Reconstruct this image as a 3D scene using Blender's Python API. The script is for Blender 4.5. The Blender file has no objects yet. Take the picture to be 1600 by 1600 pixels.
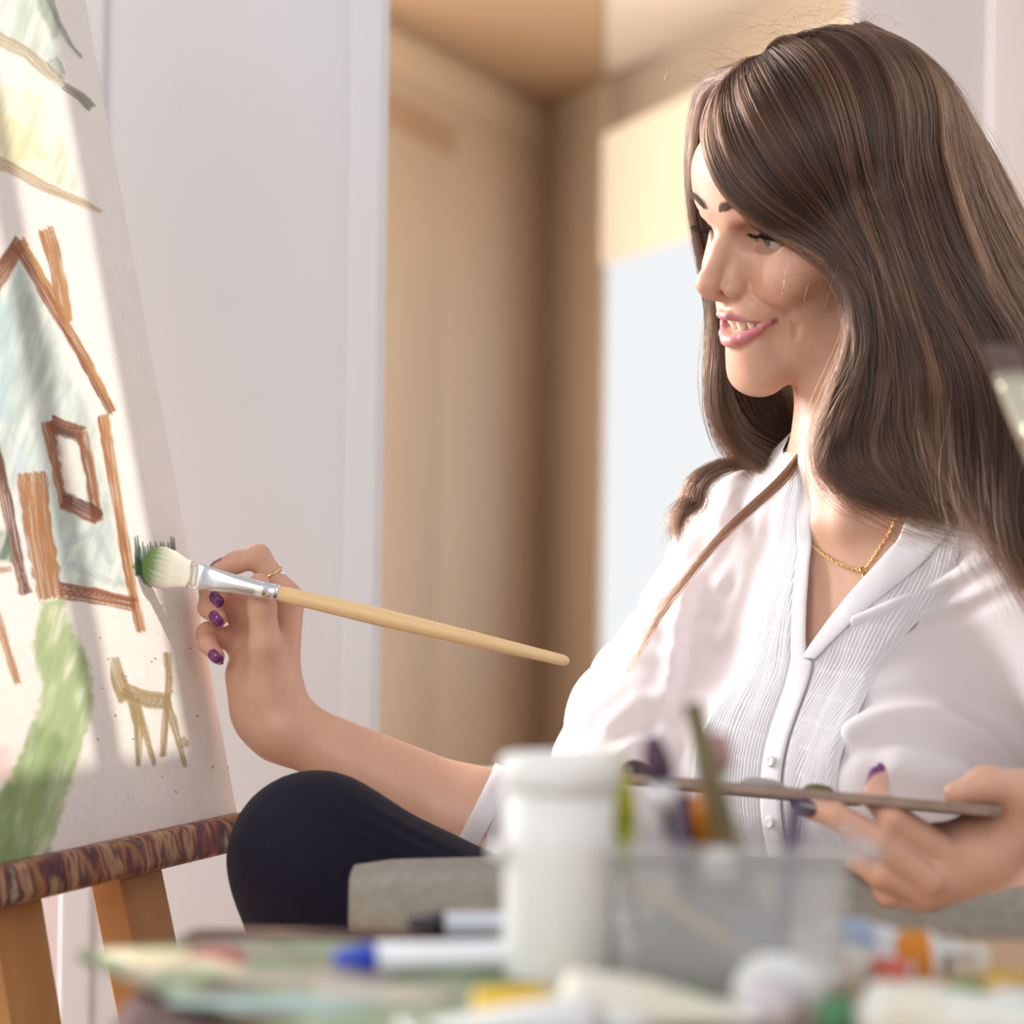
import bpy, math, random
import numpy as np
from mathutils import Vector, Matrix
random.seed(7); rng = np.random.default_rng(7)
S = bpy.context.scene
COL = S.collection

# ------------------------------------------------------------------ camera, world, lights, exposure
CAMZ, FPX, ROLL = 0.95, 4000.0, 0.0148
cam_d = bpy.data.cameras.new('camera'); cam = bpy.data.objects.new('camera', cam_d); COL.objects.link(cam)
cam.matrix_world = Matrix.Translation((0, 0, CAMZ)) @ Matrix.Rotation(math.pi/2, 4, 'X') @ Matrix.Rotation(ROLL, 4, 'Z')
cam_d.sensor_width = 36; cam_d.lens = 90; cam_d.clip_start = 0.05
cam_d.dof.use_dof = True; cam_d.dof.focus_distance = 1.79; cam_d.dof.aperture_fstop = 5.0
S.camera = cam

w = bpy.data.worlds.new('world'); S.world = w; w.use_nodes = True
w.node_tree.nodes['Background'].inputs[0].default_value = (0.93, 0.95, 1.0, 1)
w.node_tree.nodes['Background'].inputs[1].default_value = 0.46

def area(name, loc, target, size, power, color=(1, 1, 1), size_y=None):
    d = bpy.data.lights.new(name, 'AREA'); d.energy = power; d.color = color
    d.shape = 'RECTANGLE'; d.size = size; d.size_y = size_y or size
    o = bpy.data.objects.new(name, d); COL.objects.link(o); o.location = loc
    o.rotation_euler = (Vector(target) - Vector(loc)).to_track_quat('-Z', 'Y').to_euler()
    return o
area('window_light_left', (-1.7, 2.72, 1.75), (0.15, 1.75, 1.0), 0.9, 108, (1.0, 0.98, 0.96), 1.3)
area('fill_light_front', (-1.3, -0.5, 1.9), (0.1, 1.8, 0.9), 1.6, 25, (1.0, 0.97, 0.95))  # added soft fill from front left for face and table
area('area_light_behind', (1.9, 2.6, 2.1), (0.35, 1.8, 1.1), 0.9, 6, (1.0, 0.95, 0.88))  # area light behind her, aimed at head and back
area('hall_fill', (1.35, 4.7, 1.2), (0.1, 8.0, 1.3), 1.0, 40, (1.0, 0.87, 0.72))  # added fill aimed at the hall corner, out of frame

area('hall_fill_left', (-1.2, 4.6, 1.5), (0.15, 7.8, 1.3), 1.0, 80, (1.0, 0.92, 0.78))  # second added fill, hidden behind the partition, brightens the hall's right wall

CN = Vector((0.925, -0.38, 0)).normalized()          # horizontal direction the painting faces
SUN_EL = math.radians(24)
sun_dir = Vector((CN.x*math.cos(SUN_EL), CN.y*math.cos(SUN_EL), math.sin(SUN_EL)))
sd = bpy.data.lights.new('sun', 'SUN'); sd.energy = 1.9; sd.angle = math.radians(.6); sd.color = (1.0, 0.94, 0.84)
so = bpy.data.objects.new('sun', sd); COL.objects.link(so); so.location = sun_dir*4
so.rotation_euler = (-sun_dir).to_track_quat('-Z', 'Y').to_euler()

S.view_settings.view_transform = 'Standard'; S.view_settings.look = 'None'
S.view_settings.exposure = 0.30; S.view_settings.gamma = 1.0; S.view_settings.use_curve_mapping = False
S.cycles.use_denoising = True; S.cycles.max_bounces = 8; S.cycles.transparent_max_bounces = 12
S.cycles.sample_clamp_indirect = 6.0

# ------------------------------------------------------------------ helpers
_c, _s = math.cos(ROLL), math.sin(ROLL)
def P(px, py, D):
    """world point seen at photo pixel (px,py) at distance D along the view axis"""
    x, y = px-800.0, py-800.0
    ix, iy = x*_c - y*_s, x*_s + y*_c
    return np.array([ix/FPX*D, D, CAMZ - iy/FPX*D])
def project(p):
    p = np.asarray(p, float); x = p[..., 0]; y = p[..., 1]; z = p[..., 2]-CAMZ
    ix = x/y*FPX; iy = -z/y*FPX
    return np.stack([800+ix*_c+iy*_s, 800-ix*_s+iy*_c], -1)
def link(name, me, mat=None, parent=None, smooth=True):
    o = bpy.data.objects.new(name, me); COL.objects.link(o)
    if mat: me.materials.append(mat)
    if parent:
        o.parent = parent; o.matrix_parent_inverse = parent.matrix_world.inverted()
    if smooth and len(me.polygons): me.polygons.foreach_set('use_smooth', np.ones(len(me.polygons), bool))
    return o
def from_np(name, V, Q, mat=None, parent=None, smooth=True, tris=False):
    me = bpy.data.meshes.new(name)
    V = np.asarray(V, np.float32); Q = np.asarray(Q, np.int32); n = Q.shape[1]
    me.vertices.add(len(V)); me.vertices.foreach_set('co', V.ravel())
    me.loops.add(Q.size); me.loops.foreach_set('vertex_index', Q.ravel())
    me.polygons.add(len(Q)); me.polygons.foreach_set('loop_start', np.arange(0, Q.size, n, dtype=np.int32))
    me.polygons.foreach_set('loop_total', np.full(len(Q), n, np.int32))
    me.update(calc_edges=True); me.validate()
    return link(name, me, mat, parent, smooth)
def color_attr(o, C, name='col'):
    a = o.data.color_attributes.new(name, 'FLOAT_COLOR', 'POINT')
    C = np.concatenate([C, np.ones((len(C), 1))], 1).astype(np.float32) if C.shape[1] == 3 else C.astype(np.float32)
    a.data.foreach_set('color', C.ravel())
def pyobj(name, V, F, mat=None, parent=None, smooth=False, bevel=0, seg=2):
    me = bpy.data.meshes.new(name); me.from_pydata([tuple(v) for v in V], [], F); me.update()
    o = link(name, me, mat, parent, smooth)
    if bevel:
        m = o.modifiers.new('b', 'BEVEL'); m.width = bevel; m.segments = seg; m.limit_method = 'ANGLE'
        o.data.polygons.foreach_set('use_smooth', np.ones(len(o.data.polygons), bool))
        wn = o.modifiers.new('n', 'WEIGHTED_NORMAL'); wn.keep_sharp = True
    return o
BOXF = [(0, 1, 3, 2), (4, 6, 7, 5), (0, 4, 5, 1), (2, 3, 7, 6), (0, 2, 6, 4), (1, 5, 7, 3)]
def box(name, lo, hi, mat, parent=None, bevel=0.0, M=None):
    V = [Vector((x, y, z)) for x in (lo[0], hi[0]) for y in (lo[1], hi[1]) for z in (lo[2], hi[2])]
    if M is not None: V = [M @ v for v in V]
    return pyobj(name, V, BOXF, mat, parent, bevel=bevel)
def frame_axes(a, b, up=(0, 0, 1)):
    z = (Vector(b)-Vector(a)).normalized(); up = Vector(up)
    if abs(z.dot(up)) > .98: up = Vector((0, 1, 0))
    x = up.cross(z).normalized(); y = z.cross(x)
    return x, y, z
def loft(name, a, b, prof, mat, parent=None, n=24, up=(0, 0, 1), caps=True, bend=None):
    """prof: (t in metres from a along a->b, rx, ry[, exponent]); x is horizontal, y upwards"""
    x, y, z = frame_axes(a, b, up); a = Vector(a); V = []; F = []
    for p in prof:
        t, rx, ry = p[:3]; e = p[3] if len(p) > 3 else 2.0
        for k in range(n):
            th = 2*math.pi*k/n; c, s = math.cos(th), math.sin(th)
            cx = math.copysign(abs(c)**(2/e), c); sy = math.copysign(abs(s)**(2/e), s)
            q = a + z*t + x*(rx*cx) + y*(ry*sy)
            if bend: q = q + Vector(bend)*(t*t)
            V.append(q)
    m = len(prof)
    for i in range(m-1):
        for k in range(n):
            F.append((i*n+k, i*n+(k+1) % n, (i+1)*n+(k+1) % n, (i+1)*n+k))
    if caps: F += [tuple(range(n))[::-1], tuple(range((m-1)*n, m*n))]
    return pyobj(name, V, F, mat, parent, smooth=True)
def tag(o, label=None, cat=None, group=None, kind=None):
    if label: o['label'] = label
    if cat: o['category'] = cat
    if group: o['group'] = group
    if kind: o['kind'] = kind
    return o
def empty(name, loc, label, cat, group=None):
    o = bpy.data.objects.new(name, None); COL.objects.link(o); o.location = loc; o.empty_display_size = .02
    bpy.context.view_layer.update()
    return tag(o, label, cat, group)

# ---- node materials
def mat(name, color=(.8, .8, .8), rough=.5, **kw):
    m = bpy.data.materials.new(name); m.use_nodes = True
    b = m.node_tree.nodes['Principled BSDF']
    b.inputs['Base Color'].default_value = (*color, 1); b.inputs['Roughness'].default_value = rough
    for k, v in kw.items():
        b.inputs[k.replace('_', ' ')].default_value = v
    return m
def nd(m, t, **kw):
    n = m.node_tree.nodes.new(t)
    for k, v in kw.items():
        if k in n.inputs: n.inputs[k].default_value = v
        else: setattr(n, k, v)
    return n
def lk(m, a, ao, b, bi): m.node_tree.links.new(a.outputs[ao], b.inputs[bi])
def mottled(name, cols, scale=8, rough=.6, stretch=(1, 1, 1), detail=6, bump=0.0, bscale=None, **kw):
    """object-space noise running through a ramp of colours, with an optional bump"""
    m = mat(name, cols[0], rough, **kw); b = m.node_tree.nodes['Principled BSDF']
    tc = nd(m, 'ShaderNodeTexCoord'); mp = nd(m, 'ShaderNodeMapping'); mp.inputs['Scale'].default_value = stretch
    lk(m, tc, 'Object', mp, 'Vector')
    nz = nd(m, 'ShaderNodeTexNoise'); nz.inputs['Scale'].default_value = scale; nz.inputs['Detail'].default_value = detail
    lk(m, mp, 'Vector', nz, 'Vector')
    r = nd(m, 'ShaderNodeValToRGB'); el = r.color_ramp.elements
    pos = np.linspace(.3, .7, len(cols))
    while len(el) < len(cols): el.new(.5)
    for e, p, c in zip(el, pos, cols): e.position = p; e.color = (*c, 1)
    lk(m, nz, 'Fac', r, 'Fac'); lk(m, r, 'Color', b, 'Base Color')
    if bump:
        bp = nd(m, 'ShaderNodeBump'); bp.inputs['Strength'].default_value = bump; bp.inputs['Distance'].default_value = .002
        n2 = nd(m, 'ShaderNodeTexNoise'); n2.inputs['Scale'].default_value = bscale or scale*4; n2.inputs['Detail'].default_value = 4
        lk(m, mp, 'Vector', n2, 'Vector'); lk(m, n2, 'Fac', bp, 'Height'); lk(m, bp, 'Normal', b, 'Normal')
    return m
def attr_mat(name, rough=.6, attr='col', **kw):
    m = mat(name, (1, 1, 1), rough, **kw); b = m.node_tree.nodes['Principled BSDF']
    a = nd(m, 'ShaderNodeAttribute'); a.attribute_name = attr
    lk(m, a, 'Color', b, 'Base Color')
    return m

# ---- implicit surfaces: ordered list of round cones / ellipsoids, blended, meshed with sparse surface nets
def cap(a, b, ra, rb=None, k=.01, sub=False):
    return dict(t='c', a=np.array(a, float), b=np.array(b, float), ra=ra, rb=ra if rb is None else rb, k=k, sub=sub)
def ell(c, r, R=None, k=.01, sub=False):
    return dict(t='e', c=np.array(c, float), r=np.array(r, float), R=np.eye(3) if R is None else R, k=k, sub=sub)
def chain(pts, rad, k=.006, first_k=None):
    out = []
    for i in range(len(pts)-1):
        out.append(cap(pts[i], pts[i+1], rad[i], rad[i+1], first_k if (i == 0 and first_k) else k))
    return out
def pdist(q, p):
    if q['t'] == 'c':
        ba = q['b']-q['a']; L = ba@ba
        pa = p-q['a']; t = np.clip(pa@ba/max(L, 1e-12), 0, 1)
        return np.sqrt(((pa-t[..., None]*ba)**2).sum(-1)) - (q['ra']+(q['rb']-q['ra'])*t)
    l = (p-q['c'])@q['R']
    k0 = np.sqrt(((l/q['r'])**2).sum(-1)); k1 = np.sqrt(((l/q['r']**2)**2).sum(-1))
    return np.where(k0 < 1e-6, -q['r'].min(), k0*(k0-1)/np.maximum(k1, 1e-9))
def sdf(prims, p, pre=None):
    d = None
    for i, q in enumerate(prims):
        e = pre[i] if pre is not None else pdist(q, p); k = q['k']
        if d is None:
            if q['sub']: continue
            d = e; continue
        if q['sub']:
            h = np.maximum(k-np.abs(-e-d), 0)/k; d = np.maximum(d, -e)+h*h*k*.25
        else:
            h = np.maximum(k-np.abs(e-d), 0)/k; d = np.minimum(d, e)-h*h*k*.25
    return d
def polygonise(prims, h, B=16):
    los, his = [], []
    for q in prims:
        if q['sub']: continue
        if q['t'] == 'c':
            r = max(q['ra'], q['rb']); los.append(np.minimum(q['a'], q['b'])-r); his.append(np.maximum(q['a'], q['b'])+r)
        else:
            los.append(q['c']-q['r'].max()); his.append(q['c']+q['r'].max())
    lo = np.min(los, 0)-.02; hi = np.max(his, 0)+.02
    nb = np.ceil((hi-lo)/(B*h)).astype(int)
    g = np.stack(np.meshgrid(*[np.arange(n) for n in nb], indexing='ij'), -1).reshape(-1, 3)
    cc = lo+(g+.5)*B*h; rc = B*h*.5*math.sqrt(3)
    pre = np.stack([pdist(q, cc) for q in prims]); fc = sdf(prims, cc, pre)
    keep = np.abs(fc) < rc*1.5; g, cc, pre = g[keep], cc[keep], pre[:, keep]
    ar = np.arange(B+1); lp = np.stack(np.meshgrid(ar, ar, ar, indexing='ij'), -1).reshape(-1, 3)*h
    ks = np.array([q['k'] for q in prims]); cells, verts, edges = [], [], []
    corners = [(0, 0, 0), (1, 0, 0), (0, 1, 0), (1, 1, 0), (0, 0, 1), (1, 0, 1), (0, 1, 1), (1, 1, 1)]
    E12 = [(0, 1), (2, 3), (4, 5), (6, 7), (0, 2), (1, 3), (4, 6), (5, 7), (0, 4), (1, 5), (2, 6), (3, 7)]
    off = np.array(corners, float)
    for bi in range(len(g)):
        use = np.nonzero(pre[:, bi] < 3.4*rc+ks)[0]
        org = lo+g[bi]*B*h
        D = sdf([prims[i] for i in use], org+lp)
        if D is None: continue
        D = D.reshape(B+1, B+1, B+1); N = D < 0
        if N.all() or not N.any(): continue
        cv = np.stack([D[a:a+B, b:b+B, c:c+B] for a, b, c in corners], -1); neg = cv < 0
        act = neg.any(-1) & ~neg.all(-1); idx = np.argwhere(act)
        if len(idx):
            v = cv[act]; acc = np.zeros((len(v), 3)); cnt = np.zeros(len(v))
            for i, j in E12:
                m = (v[:, i] < 0) != (v[:, j] < 0)
                t = v[m, i]/(v[m, i]-v[m, j]); acc[m] += off[i]+(off[j]-off[i])*t[:, None]; cnt[m] += 1
            cells.append(g[bi]*B+idx); verts.append(org+(idx+acc/cnt[:, None])*h)
        for ax in range(3):
            n0 = N[:B, :B, :B]; sl = [slice(0, B)]*3; sl[ax] = slice(1, B+1); n1 = N[tuple(sl)]
            e = np.argwhere(n0 != n1)
            if len(e): edges.append(np.concatenate([g[bi]*B+e, np.full((len(e), 1), ax), n0[n0 != n1][:, None].astype(int)], 1))
    cells = np.concatenate(cells); verts = np.concatenate(verts); edges = np.concatenate(edges)
    big = nb*B+4; key = lambda c: ((c[:, 0]+1)*big[1]+(c[:, 1]+1))*big[2]+c[:, 2]+1
    kk = key(cells); o = np.argsort(kk); kk = kk[o]; verts = verts[o]; Q = []
    for ax in range(3):
        e = edges[edges[:, 3] == ax]; u, v = (ax+1) % 3, (ax+2) % 3
        def cell(du, dv):
            c = e[:, :3].copy(); c[:, u] -= du; c[:, v] -= dv
            k = key(c); i = np.searchsorted(kk, k).clip(0, len(kk)-1); return np.where(kk[i] == k, i, -1)
        q = np.stack([cell(0, 0), cell(1, 0), cell(1, 1), cell(0, 1)], 1)
        flip = e[:, 4] == 1
        q[~flip] = q[~flip][:, ::-1]
        Q.append(q[(q >= 0).all(1)])
    Q = np.concatenate(Q)
    return verts, Q
def smooth_verts(V, Q, it=1, lam=.5):
    for _ in range(it):
        acc = np.zeros_like(V); cnt = np.zeros(len(V))
        for a, b in ((0, 1), (1, 2), (2, 3), (3, 0)):
            np.add.at(acc, Q[:, a], V[Q[:, b]]); np.add.at(cnt, Q[:, a], 1)
            np.add.at(acc, Q[:, b], V[Q[:, a]]); np.add.at(cnt, Q[:, b], 1)
        V = V+(acc/np.maximum(cnt, 1)[:, None]-V)*lam
    return V
def cull(V, Q, keepface):
    Q = Q[keepface]; used = np.unique(Q); re = np.full(len(V), -1); re[used] = np.arange(len(used))
    return V[used], re[Q], used
def wav(p, fr, ph):      # cheap smooth noise: product-free sum of sines
    r = np.zeros(p.shape[:-1])
    for i, f in enumerate(fr):
        a = np.array([math.sin(ph+i*2.1), math.cos(ph*1.7+i*1.3), math.sin(ph*.6+i*.9+1)]); a /= np.linalg.norm(a)
        r += np.sin(p@a*f+i*1.9+ph)/(i+1)
    return r
def vnoise(x, y, seed=0):
    """2-D value noise on arrays"""
    r = np.random.default_rng(seed); T = r.random((256, 256))
    xi = np.floor(x).astype(int); yi = np.floor(y).astype(int); fx = x-xi; fy = y-yi
    fx = fx*fx*(3-2*fx); fy = fy*fy*(3-2*fy); g = lambda a, b: T[a % 256, b % 256]
    return (g(xi, yi)*(1-fx)+g(xi+1, yi)*fx)*(1-fy)+(g(xi, yi+1)*(1-fx)+g(xi+1, yi+1)*fx)*fy
def sstep(a, b, x):
    t = np.clip((x-a)/(b-a), 0, 1); return t*t*(3-2*t)

# ------------------------------------------------------------------ the room
M_white = mottled('white_paint', [(.76, .775, .81), (.79, .805, .84)], 3, .6)
M_tan = mottled('tan_wall', [(.44, .33, .245), (.48, .365, .275)], 1.2, .7)
M_tan2 = mottled('tan_door_paint', [(.40, .30, .225), (.44, .335, .25)], 1.0, .6)
M_tan3 = mottled('tan_trim_paint', [(.36, .27, .20), (.40, .30, .23)], 1.0, .6)
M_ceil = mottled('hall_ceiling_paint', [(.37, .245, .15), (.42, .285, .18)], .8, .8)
M_cream = mottled('cream_wall', [(.46, .425, .41), (.50, .46, .445)], 2, .7)
M_floor = mottled('wood_floor', [(.30, .18, .10), (.42, .27, .16), (.36, .22, .13)], 6, .4, (1, 8, 1))
def st(o): o['kind'] = 'structure'; return o
st(box('floor', (-3, -1.5, -.05), (4.5, 9, 0), M_floor))
# white partition wall on the left, its far end shows the door jamb
xl = P(112, 800, 2.32)[0]; xr = P(578, 800, 2.32)[0]
st(box('wall_left', (xl, 2.32, 0), (xr, 2.42, 2.6), M_white))
st(box('trim_1', (P(538, 800, 2.31)[0], 2.302, 0), (xr+.006, 2.43, 2.6), M_white, bevel=.004))
st(box('trim_2', (xl-.004, 2.306, 0), (P(152, 800, 2.31)[0], 2.33, 2.6), M_white, bevel=.004))
M_pink = mottled('pale_pink_wall', [(.74, .62, .62), (.78, .67, .67)], 2, .7)
st(box('wall_alcove', (-.78, 2.47, 0), (xl+.02, 2.50, 2.6), M_pink))
# hall beyond: far corner, tan walls, a door, a window
DC = 8.0
c0 = P(850, 165, DC); ZC = c0[2]
def wallseg(name, pa, Da, pb, Db, z0, z1, m, th=.08, structure=True, bevel=0):
    a = P(pa, 700, Da); b = P(pb, 700, Db); d = np.array([b[0]-a[0], b[1]-a[1]]); d /= np.linalg.norm(d)
    n = np.array([-d[1], d[0]]);  n = n if n[1] > 0 else -n
    V = [(x+n[0]*o, y+n[1]*o, z) for (x, y) in ((a[0], a[1]), (b[0], b[1])) for o in (0, th) for z in (z0, z1)]
    o = pyobj(name, V, BOXF, m, None, bevel=bevel); return st(o) if structure else o
DL = 6.7     # distance of the left hall wall where it leaves the partition
zat = lambda y, D: P(800, y, D)[2]
wallseg('wall_back', 470, DL-.55, 852, DC, 0, ZC, M_tan)
wallseg('trim_3', 470, DL-.62, 850, DC-.03, ZC-.13, ZC-.03, mottled('cornice_paint', [(.50, .39, .29), (.54, .43, .33)], 2, .7), .05)
door = wallseg('door_1', 586, DL+.28-.46, 778, DC-.32, 0, ZC-.28, M_tan2, .06)
wallseg('trim_4', 560, DL-.30, 790, DC-.28, ZC-.28, ZC-.2, mottled('door_head_paint', [(.33, .215, .14), (.37, .25, .165)], 2, .7), .06)
wallseg('trim_5', 781, DC-.34, 808, DC-.22, 0, ZC-.2, M_tan3, .07)
wallseg('trim_6', 812, DC-.2, 826, DC-.13, 0, ZC-.1, M_tan2, .05)
wallseg('trim_7', 868, DC-.14, 892, DC-.24, 0, ZC-.1, M_tan3, .05)
wallseg('wall_right', 848, DC, 936, DC-.5, 0, ZC, M_tan)
wallseg('wall_above_window', 930, DC-.42, 1340, 5.6, ZC-.16, ZC, mottled('window_head_paint', [(.36, .29, .23), (.40, .33, .27)], 2, .7))
# lit window with a cream blind over its upper third
m_sky = bpy.data.materials.new('window_daylight'); m_sky.use_nodes = True
nt = m_sky.node_tree; nt.nodes.clear(); o_ = nt.nodes.new('ShaderNodeOutputMaterial'); e_ = nt.nodes.new('ShaderNodeEmission')
e_.inputs[0].default_value = (.93, .95, .97, 1); e_.inputs[1].default_value = .78; nt.links.new(e_.outputs[0], o_.inputs[0])
wallseg('window_1', 936, DC-.46, 1340, 5.65, 0.3, ZC-.16, m_sky, .02)
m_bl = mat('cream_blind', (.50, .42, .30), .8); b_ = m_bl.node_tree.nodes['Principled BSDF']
b_.inputs['Emission Color'].default_value = (1.0, .84, .64, 1); b_.inputs['Emission Strength'].default_value = .46  # blind emits by itself, standing in for daylight behind it
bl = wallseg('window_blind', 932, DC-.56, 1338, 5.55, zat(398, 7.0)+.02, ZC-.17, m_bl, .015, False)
tag(bl, 'cream blind over the top of the bright hall window left of the woman', 'blind')
# ceiling of the hall, with a paler four-sided patch just under it
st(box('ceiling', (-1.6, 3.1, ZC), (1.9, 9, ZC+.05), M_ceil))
def atz(px_, py_, z):
    a = P(px_, py_, 1.0); t = (z-CAMZ)/(a[2]-CAMZ); return (a[0]*t, t, z)
cpts = [atz(a, b, ZC-.012) for a, b in ((926, 114), (921, -70), (1480, -70), (1230, -14))]
st(pyobj('ceiling_patch', cpts+[(x, y, ZC-.001) for x, y, z in cpts], [(0, 1, 2, 3), (7, 6, 5, 4), (0, 4, 5, 1), (1, 5, 6, 2), (2, 6, 7, 3), (3, 7, 4, 0)], mottled('pale_ceiling_patch', [(.60, .54, .49), (.64, .58, .53)], 2, .8)))
# cream wall behind the woman's head on the right
xa = P(1322, 400, 3.6)[0]
st(box('wall_behind', (xa, 3.6, 0), (1.5, 3.7, 2.6), M_cream))
st(box('trim_8', (P(1538, 400, 3.55)[0], 3.588, 0), (P(1590, 400, 3.55)[0], 3.6, 2.6), mottled('ivory_trim', [(.56, .53, .51), (.60, .57, .55)], 2, .6), bevel=.003))
st(box('trim_9', (P(1596, 400, 3.5)[0], 3.50, 0), (P(1650, 400, 3.5)[0], 3.6, 2.6), mottled('taupe_trim', [(.34, .27, .26), (.38, .31, .29)], 2, .6)))

# ------------------------------------------------------------------ painting on the easel
lean = math.radians(13)
R1 = Vector(P(384, 1283, 1.87)); LD = Vector((-.38, -.925, 0)).normalized()        # right foot of the board; LD runs to the left, nearer
UPV = (Vector((0, 0, 1))*math.cos(lean) - CN*math.sin(lean)).normalized()
NRM = LD.cross(UPV).normalized();  NRM = NRM if NRM.dot(CN) > 0 else -NRM
CW, CH = .52, .78
def board(u, v, w=0.0): return R1 + LD*u + UPV*v + NRM*w
nu, nv = 430, 860
uu, vv = np.meshgrid(np.linspace(0, CW, nu), np.linspace(0, CH, nv), indexing='ij')
BP = np.array(R1)+uu[..., None]*np.array(LD)+vv[..., None]*np.array(UPV)
px = project(BP); X, Y = px[..., 0], px[..., 1]
C = np.empty(X.shape+(3,)); C[:] = (.82, .755, .70)
C *= (1+.05*(vnoise(uu*70, vv*70, 1)-.5)+.05*(vnoise(uu*500, vv*500, 2)-.5))[..., None]
def seg_d(pts):
    best = np.full(X.shape, 1e9); tt = np.zeros(X.shape); sg = np.zeros(X.shape); tot = 0
    L = [math.dist(pts[i], pts[i+1]) for i in range(len(pts)-1)]; T = sum(L); acc = 0
    for i in range(len(pts)-1):
        ax, ay = pts[i]; bx, by = pts[i+1]; dx, dy = bx-ax, by-ay
        t = np.clip(((X-ax)*dx+(Y-ay)*dy)/(dx*dx+dy*dy), 0, 1)
        d = np.hypot(X-ax-t*dx, Y-ay-t*dy); s = np.sign((X-ax)*dy-(Y-ay)*dx); m = d < best
        best = np.where(m, d, best); tt = np.where(m, (acc+t*L[i]), tt); sg = np.where(m, d*s, sg); acc += L[i]
    def over(p_, q_):      # how far a point lies beyond the end p_ of the stroke running p_ -> q_
        l_ = math.dist(p_, q_); return -((X-p_[0])*(q_[0]-p_[0])+(Y-p_[1])*(q_[1]-p_[1]))/l_
    be = np.maximum(np.where(tt < L[0], over(pts[0], pts[1]), -9), np.where(tt > T-L[-1], over(pts[-1], pts[-2]), -9))
    return best, tt, sg, be, T
def stroke(pts, w0, w1, col, a=.95, edge=None, seed=0, soft=2.0, streak=.35):
    global C
    d, t, s, be, T = seg_d(pts); wd = (w0+(w1-w0)*t/T)/2
    wd = wd*(1+.22*(vnoise(t/14, np.full_like(t, seed), seed+3)-.5))
    m = sstep(soft, -soft, d-wd)*a*sstep(1.5, -1.5, be-5*(vnoise(s/2.0+seed, s*0, seed+31)-.35))
    br = vnoise(s/1.3+seed*17, t/60, seed+5); m = m*(1-streak*sstep(.55, .85, br))
    cc = np.array(col)*.78*(1+.5*(vnoise(s/2.2, t/40, seed+9)-.5))[..., None]
    if edge is not None:
        e = (sstep(-.5, 1.0, s/np.maximum(wd, .1)*(1 if seed % 2 else -1)+1.1*(vnoise(s/3.5, t/50, seed+21)-.5)))[..., None]; cc = cc*(1-e)+np.array(edge)*.8*e
    C = C*(1-m[..., None])+cc*m[..., None]
def wash(poly, col, a=.7, seed=0, soft=8, var=.3, sx=12, sy=50):
    global C
    inside = np.zeros(X.shape, bool); n = len(poly)
    for i in range(n):
        (x1, y1), (x2, y2) = poly[i], poly[(i+1) % n]
        if y1 == y2: continue
        c = (Y > min(y1, y2)) & (Y <= max(y1, y2)) & (X < x1+(Y-y1)*(x2-x1)/(y2-y1)); inside ^= c
    d, _, _, _, _ = seg_d(list(poly)+[poly[0]]); sd_ = np.where(inside, -d, d)
    m = sstep(soft, -soft, sd_+6*(vnoise(X/9, Y/9, seed)-.5))*a
    nz = vnoise((X+.3*Y)/sx, (Y-.2*X)/sy, seed+1)*.7+vnoise((X+.3*Y)/4, (Y-.2*X)/30, seed+2)*.3
    m = m*(1-.55*sstep(.5, .9, nz)); cc = np.array(col)*(1+var*(nz-.5)*2)[..., None]
    C = C*(1-m[..., None])+cc*m[..., None]
BR, BRD, BRL = (.30, .09, .025), (.15, .04, .018), (.42, .17, .05)
# sky and hills at the top
wash([(-250, -260), (40, -190), (52, 0), (75, 120), (20, 110), (-40, 90), (-200, 60)], (.56, .63, .55), .8, 11)
wash([(25, 0), (45, 0), (80, 70), (60, 90)], (.33, .38, .27), .7, 12, 4)
stroke([(50, 10), (68, 55), (88, 90), (106, 110)], 12, 5, (.30, .34, .26), .85, None, 13)
stroke([(-40, 78), (20, 105), (60, 140), (80, 150)], 22, 16, (.62, .50, .31), .85, None, 14)
stroke([(60, 115), (78, 140)], 22, 14, (.34, .38, .30), .8, None, 15)
stroke([(80, 155), (108, 172), (124, 188)], 12, 16, (.28, .25, .16), .9, None, 16)
wash([(-200, 120), (50, 170), (90, 260), (110, 318), (60, 310), (0, 290), (-200, 230)], (.76, .74, .52), .75, 17)
wash([(-60, 190), (30, 215), (60, 270), (0, 280)], (.80, .68, .30), .5, 18)
stroke([(-80, 258), (0, 285), (50, 312), (112, 336), (142, 350)], 26, 9, (.64, .46, .26), .85, (.55, .40, .24), 19)
# house
wash([(18, 425), (60, 500), (100, 600), (135, 660), (160, 760), (200, 935), (110, 945), (60, 940), (20, 800), (-60, 700), (-60, 520)], (.52, .61, .55), .85, 21)
wash([(-40, 470), (14, 500), (14, 680), (-40, 690)], (.42, .56, .62), .6, 22, 10)
wash([(18, 440), (60, 530), (96, 620), (60, 650), (30, 560)], (.34, .38, .32), .6, 23, 10)
wash([(40, 680), (66, 700), (96, 860), (100, 930), (60, 770), (34, 750)], (.62, .70, .64), .7, 24, 6)
wash([(14, 700), (40, 740), (34, 770), (58, 930), (44, 920)], (.55, .63, .68), .8, 25, 5)
stroke([(-40, 500), (22, 398)], 30, 26, BR, .95, BRL, 26)
stroke([(14, 402), (40, 440), (82, 512), (122, 576), (171, 664)], 26, 15, BR, .97, (.58, .29, .10), 27)
stroke([(58, 380), (72, 420), (84, 470), (94, 522)], 24, 22, (.56, .27, .09), .95, (.44, .18, .06), 28)
stroke([(156, 668), (170, 740), (192, 850), (208, 930), (226, 1004)], 19, 15, (.43, .17, .05), .97, (.60, .32, .12), 29)
stroke([(-20, 690), (8, 800), (30, 900), (44, 950)], 18, 20, BRD, .95, BR, 30)
stroke([(48, 762), (60, 850), (84, 955)], 46, 42, (.50, .215, .075), .95, BRL, 31)
stroke([(96, 944), (150, 950), (216, 962)], 26, 22, BR, .95, BRL, 32)
stroke([(74, 682), (94, 690), (126, 699)], 27, 25, BRD, .95, BR, 33)
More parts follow.
